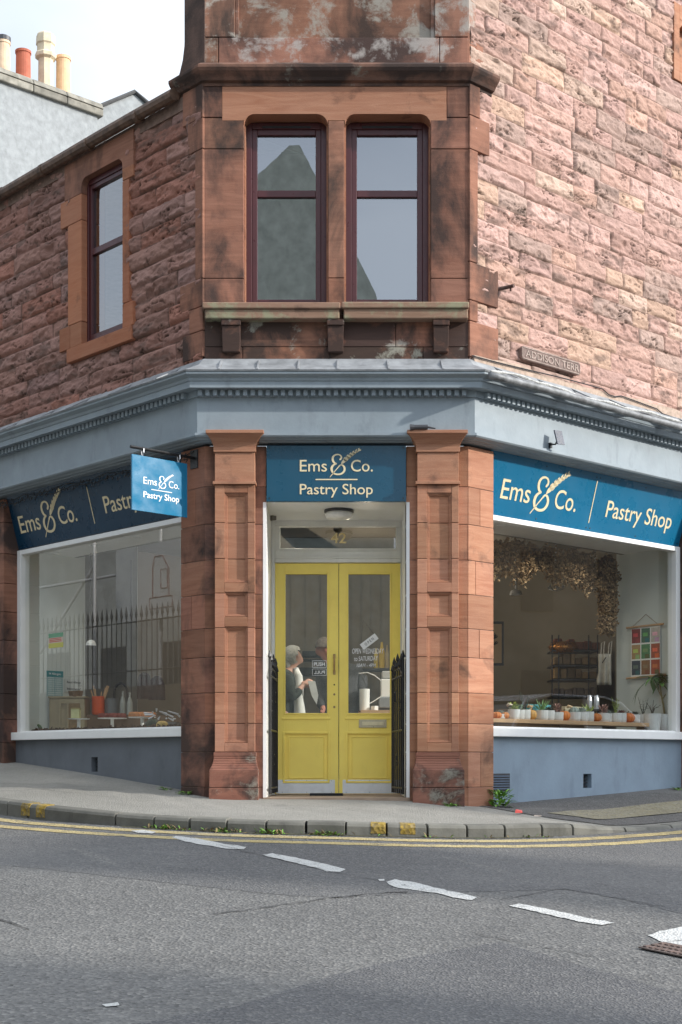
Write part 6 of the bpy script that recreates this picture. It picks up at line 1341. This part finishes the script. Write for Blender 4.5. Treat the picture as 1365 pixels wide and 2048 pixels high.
# ------------------------------------------------------------------ weeds, litter, manhole
weedm = plain('weed_green', (.17,.34,.05), .6, .4, 20); drym = plain('dry_leaf', (.22,.16,.07), .8, .4, 20)
def weed(x, y, z, n, size, label, low=False, group=None, mat=None, seed=0):
    rr = random.Random(seed+int(abs(x)*100)); m = MB()
    for k in range(n):
        a = rr.uniform(0,6.3); e = rr.uniform(.1,.9 if low else 1.4); q = rr.uniform(0,size*.6)
        m.leaf((x+q*math.cos(a), y+q*math.sin(a)*.6, z+rr.uniform(0,size*(.2 if low else .8))), (math.cos(a)*math.cos(e), math.sin(a)*math.cos(e), math.sin(e)), (0,0,1), size*rr.uniform(.25,.5), size*rr.uniform(.08,.22), rr.uniform(.55,1.4), .5)
    return tag(m.build('weed_plant', mat or weedm, recalc=False), label, 'weed', group)
def wpt(f, px, o=.03): s = inv(f, px, 1600, o)[0]; x, y, _ = W(f, s, 0, o); return x, y, pave_z(x, y)
weed(*wpt('R', 999, .05), 110, .17, 'largest bushy green weed where the right pier meets the blue grey stall riser', seed=1)
weed(*(lambda x: (x, 12.80, pave_z(x, 12.80)))(.98), 40, .10, 'low grassy weed at the foot of the right pilaster', True, seed=2)
weed(*wpt('L', 372, .06), 40, .10, 'small green weed by the foot of the left pier', True, seed=3); weed(*wpt('L', 330, .0), 30, .09, 'flat green weed by the dark stall riser left of the left pier', True, seed=4)
weed(*wpt('R', 1362, .0), 30, .12, 'tiny weed at the far right end of the wall', True, seed=5)
gw = MB(); rr = random.Random(21); gd = MB()
for _ in range(700):
    px = rr.uniform(290, 700) if rr.random() < .82 else rr.uniform(700, 1150); d = kerb_d(px); q, nn = kat(d); o = .02+abs(rr.gauss(0,.035)); x, y = q[0]+nn[0]*o, q[1]+nn[1]*o; z = float(road_z(x, y)); a = rr.uniform(0,6.3); e = rr.uniform(.0,1.1); dens = .5+.5*math.sin(px*.06)+.3*math.sin(px*.17)
    if rr.random() > dens: continue
    (gw if rr.random() < .5 else gd).leaf((x,y,z+.006), (math.cos(a)*math.cos(e), math.sin(a)*math.cos(e), math.sin(e)), (0,0,1), rr.uniform(.02,.065), rr.uniform(.008,.02), rr.uniform(.5,1.4), .3)
struct(gw.build('gutter_weeds', weedm, recalc=False), 'stuff'); struct(gd.build('fallen_leaves', drym, recalc=False), 'stuff')
gm = MB(); strip(gm, kerb_d(250), kerb_d(1100), .035, .055, .003, .012); struct(gm.build('gutter_moss', plain('gutter_dirt', (.07,.065,.04), .95, .4, 20), recalc=False), 'stuff')
x, y, z = at(1038,1614,12.4); z = pave_z(x, y)+.01; m = MB(); m.hexa([(x-.035,y-.02,z),(x+.03,y-.015,z),(x+.035,y+.02,z),(x-.03,y+.02,z),(x-.03,y-.015,z+.025),(x+.02,y-.01,z+.018),(x+.03,y+.015,z+.022),(x-.02,y+.015,z+.03)])
thing1(m, 'litter', plain('red_litter', (.75,.10,.08), .5), 'crumpled scrap of red litter on the tarmac near the right pier', 'litter')
x, y, _ = at(1076,1622,12.2); z = pave_z(x, y)+.01; m = MB(); m.hexa([(x-.03,y-.01,z),(x+.03,y-.01,z),(x+.03,y+.01,z),(x-.03,y+.01,z),(x-.03,y-.01,z+.006),(x+.03,y-.01,z+.01),(x+.03,y+.01,z+.008),(x-.03,y+.01,z+.01)]); thing1(m, 'litter', plain('pale_litter', (.5,.42,.36), .7), 'pale flattened scrap of litter right of the red one', 'litter')
mh = thing('manhole_cover', 'rusty brown rectangular iron cover set into the road at the lower right', 'manhole cover', (*road_hit(1360,1905), 0)); m = MB(); q = []
for px, py in ((1277,1899),(1330,1889),(1450,1912),(1400,1925)): x, y = road_hit(px, py); q.append((x, y, float(road_z(x, y))+.008))
m.prism(q, (0,0,.006)); m.build('plate', plain('rusty_cast_iron', (.10,.075,.065), .8, .4, 12, .6, 50, dirt=.4), mh)
m = MB(); A = [Vector(v) for v in q]
for i in range(9):
    for j in range(3):
        u = (i+.7)/10; v = (j+.6)/3.4; c = (A[0]*(1-u)+A[3]*u)*(1-v)+(A[1]*(1-u)+A[2]*u)*v; du = (A[3]-A[0])*.03; dv = (A[1]-A[0])*.09; m.hexa([c-du-dv+Vector((0,0,.004)), c+du-dv+Vector((0,0,.004)), c+du+dv+Vector((0,0,.004)), c-du+dv+Vector((0,0,.004)), c-du-dv+Vector((0,0,.012)), c+du-dv+Vector((0,0,.012)), c+du+dv+Vector((0,0,.012)), c-du+dv+Vector((0,0,.012))])
m.build('raised_tread', plain('rusty_tread', (.13,.09,.078), .7, .4, 12), mh)
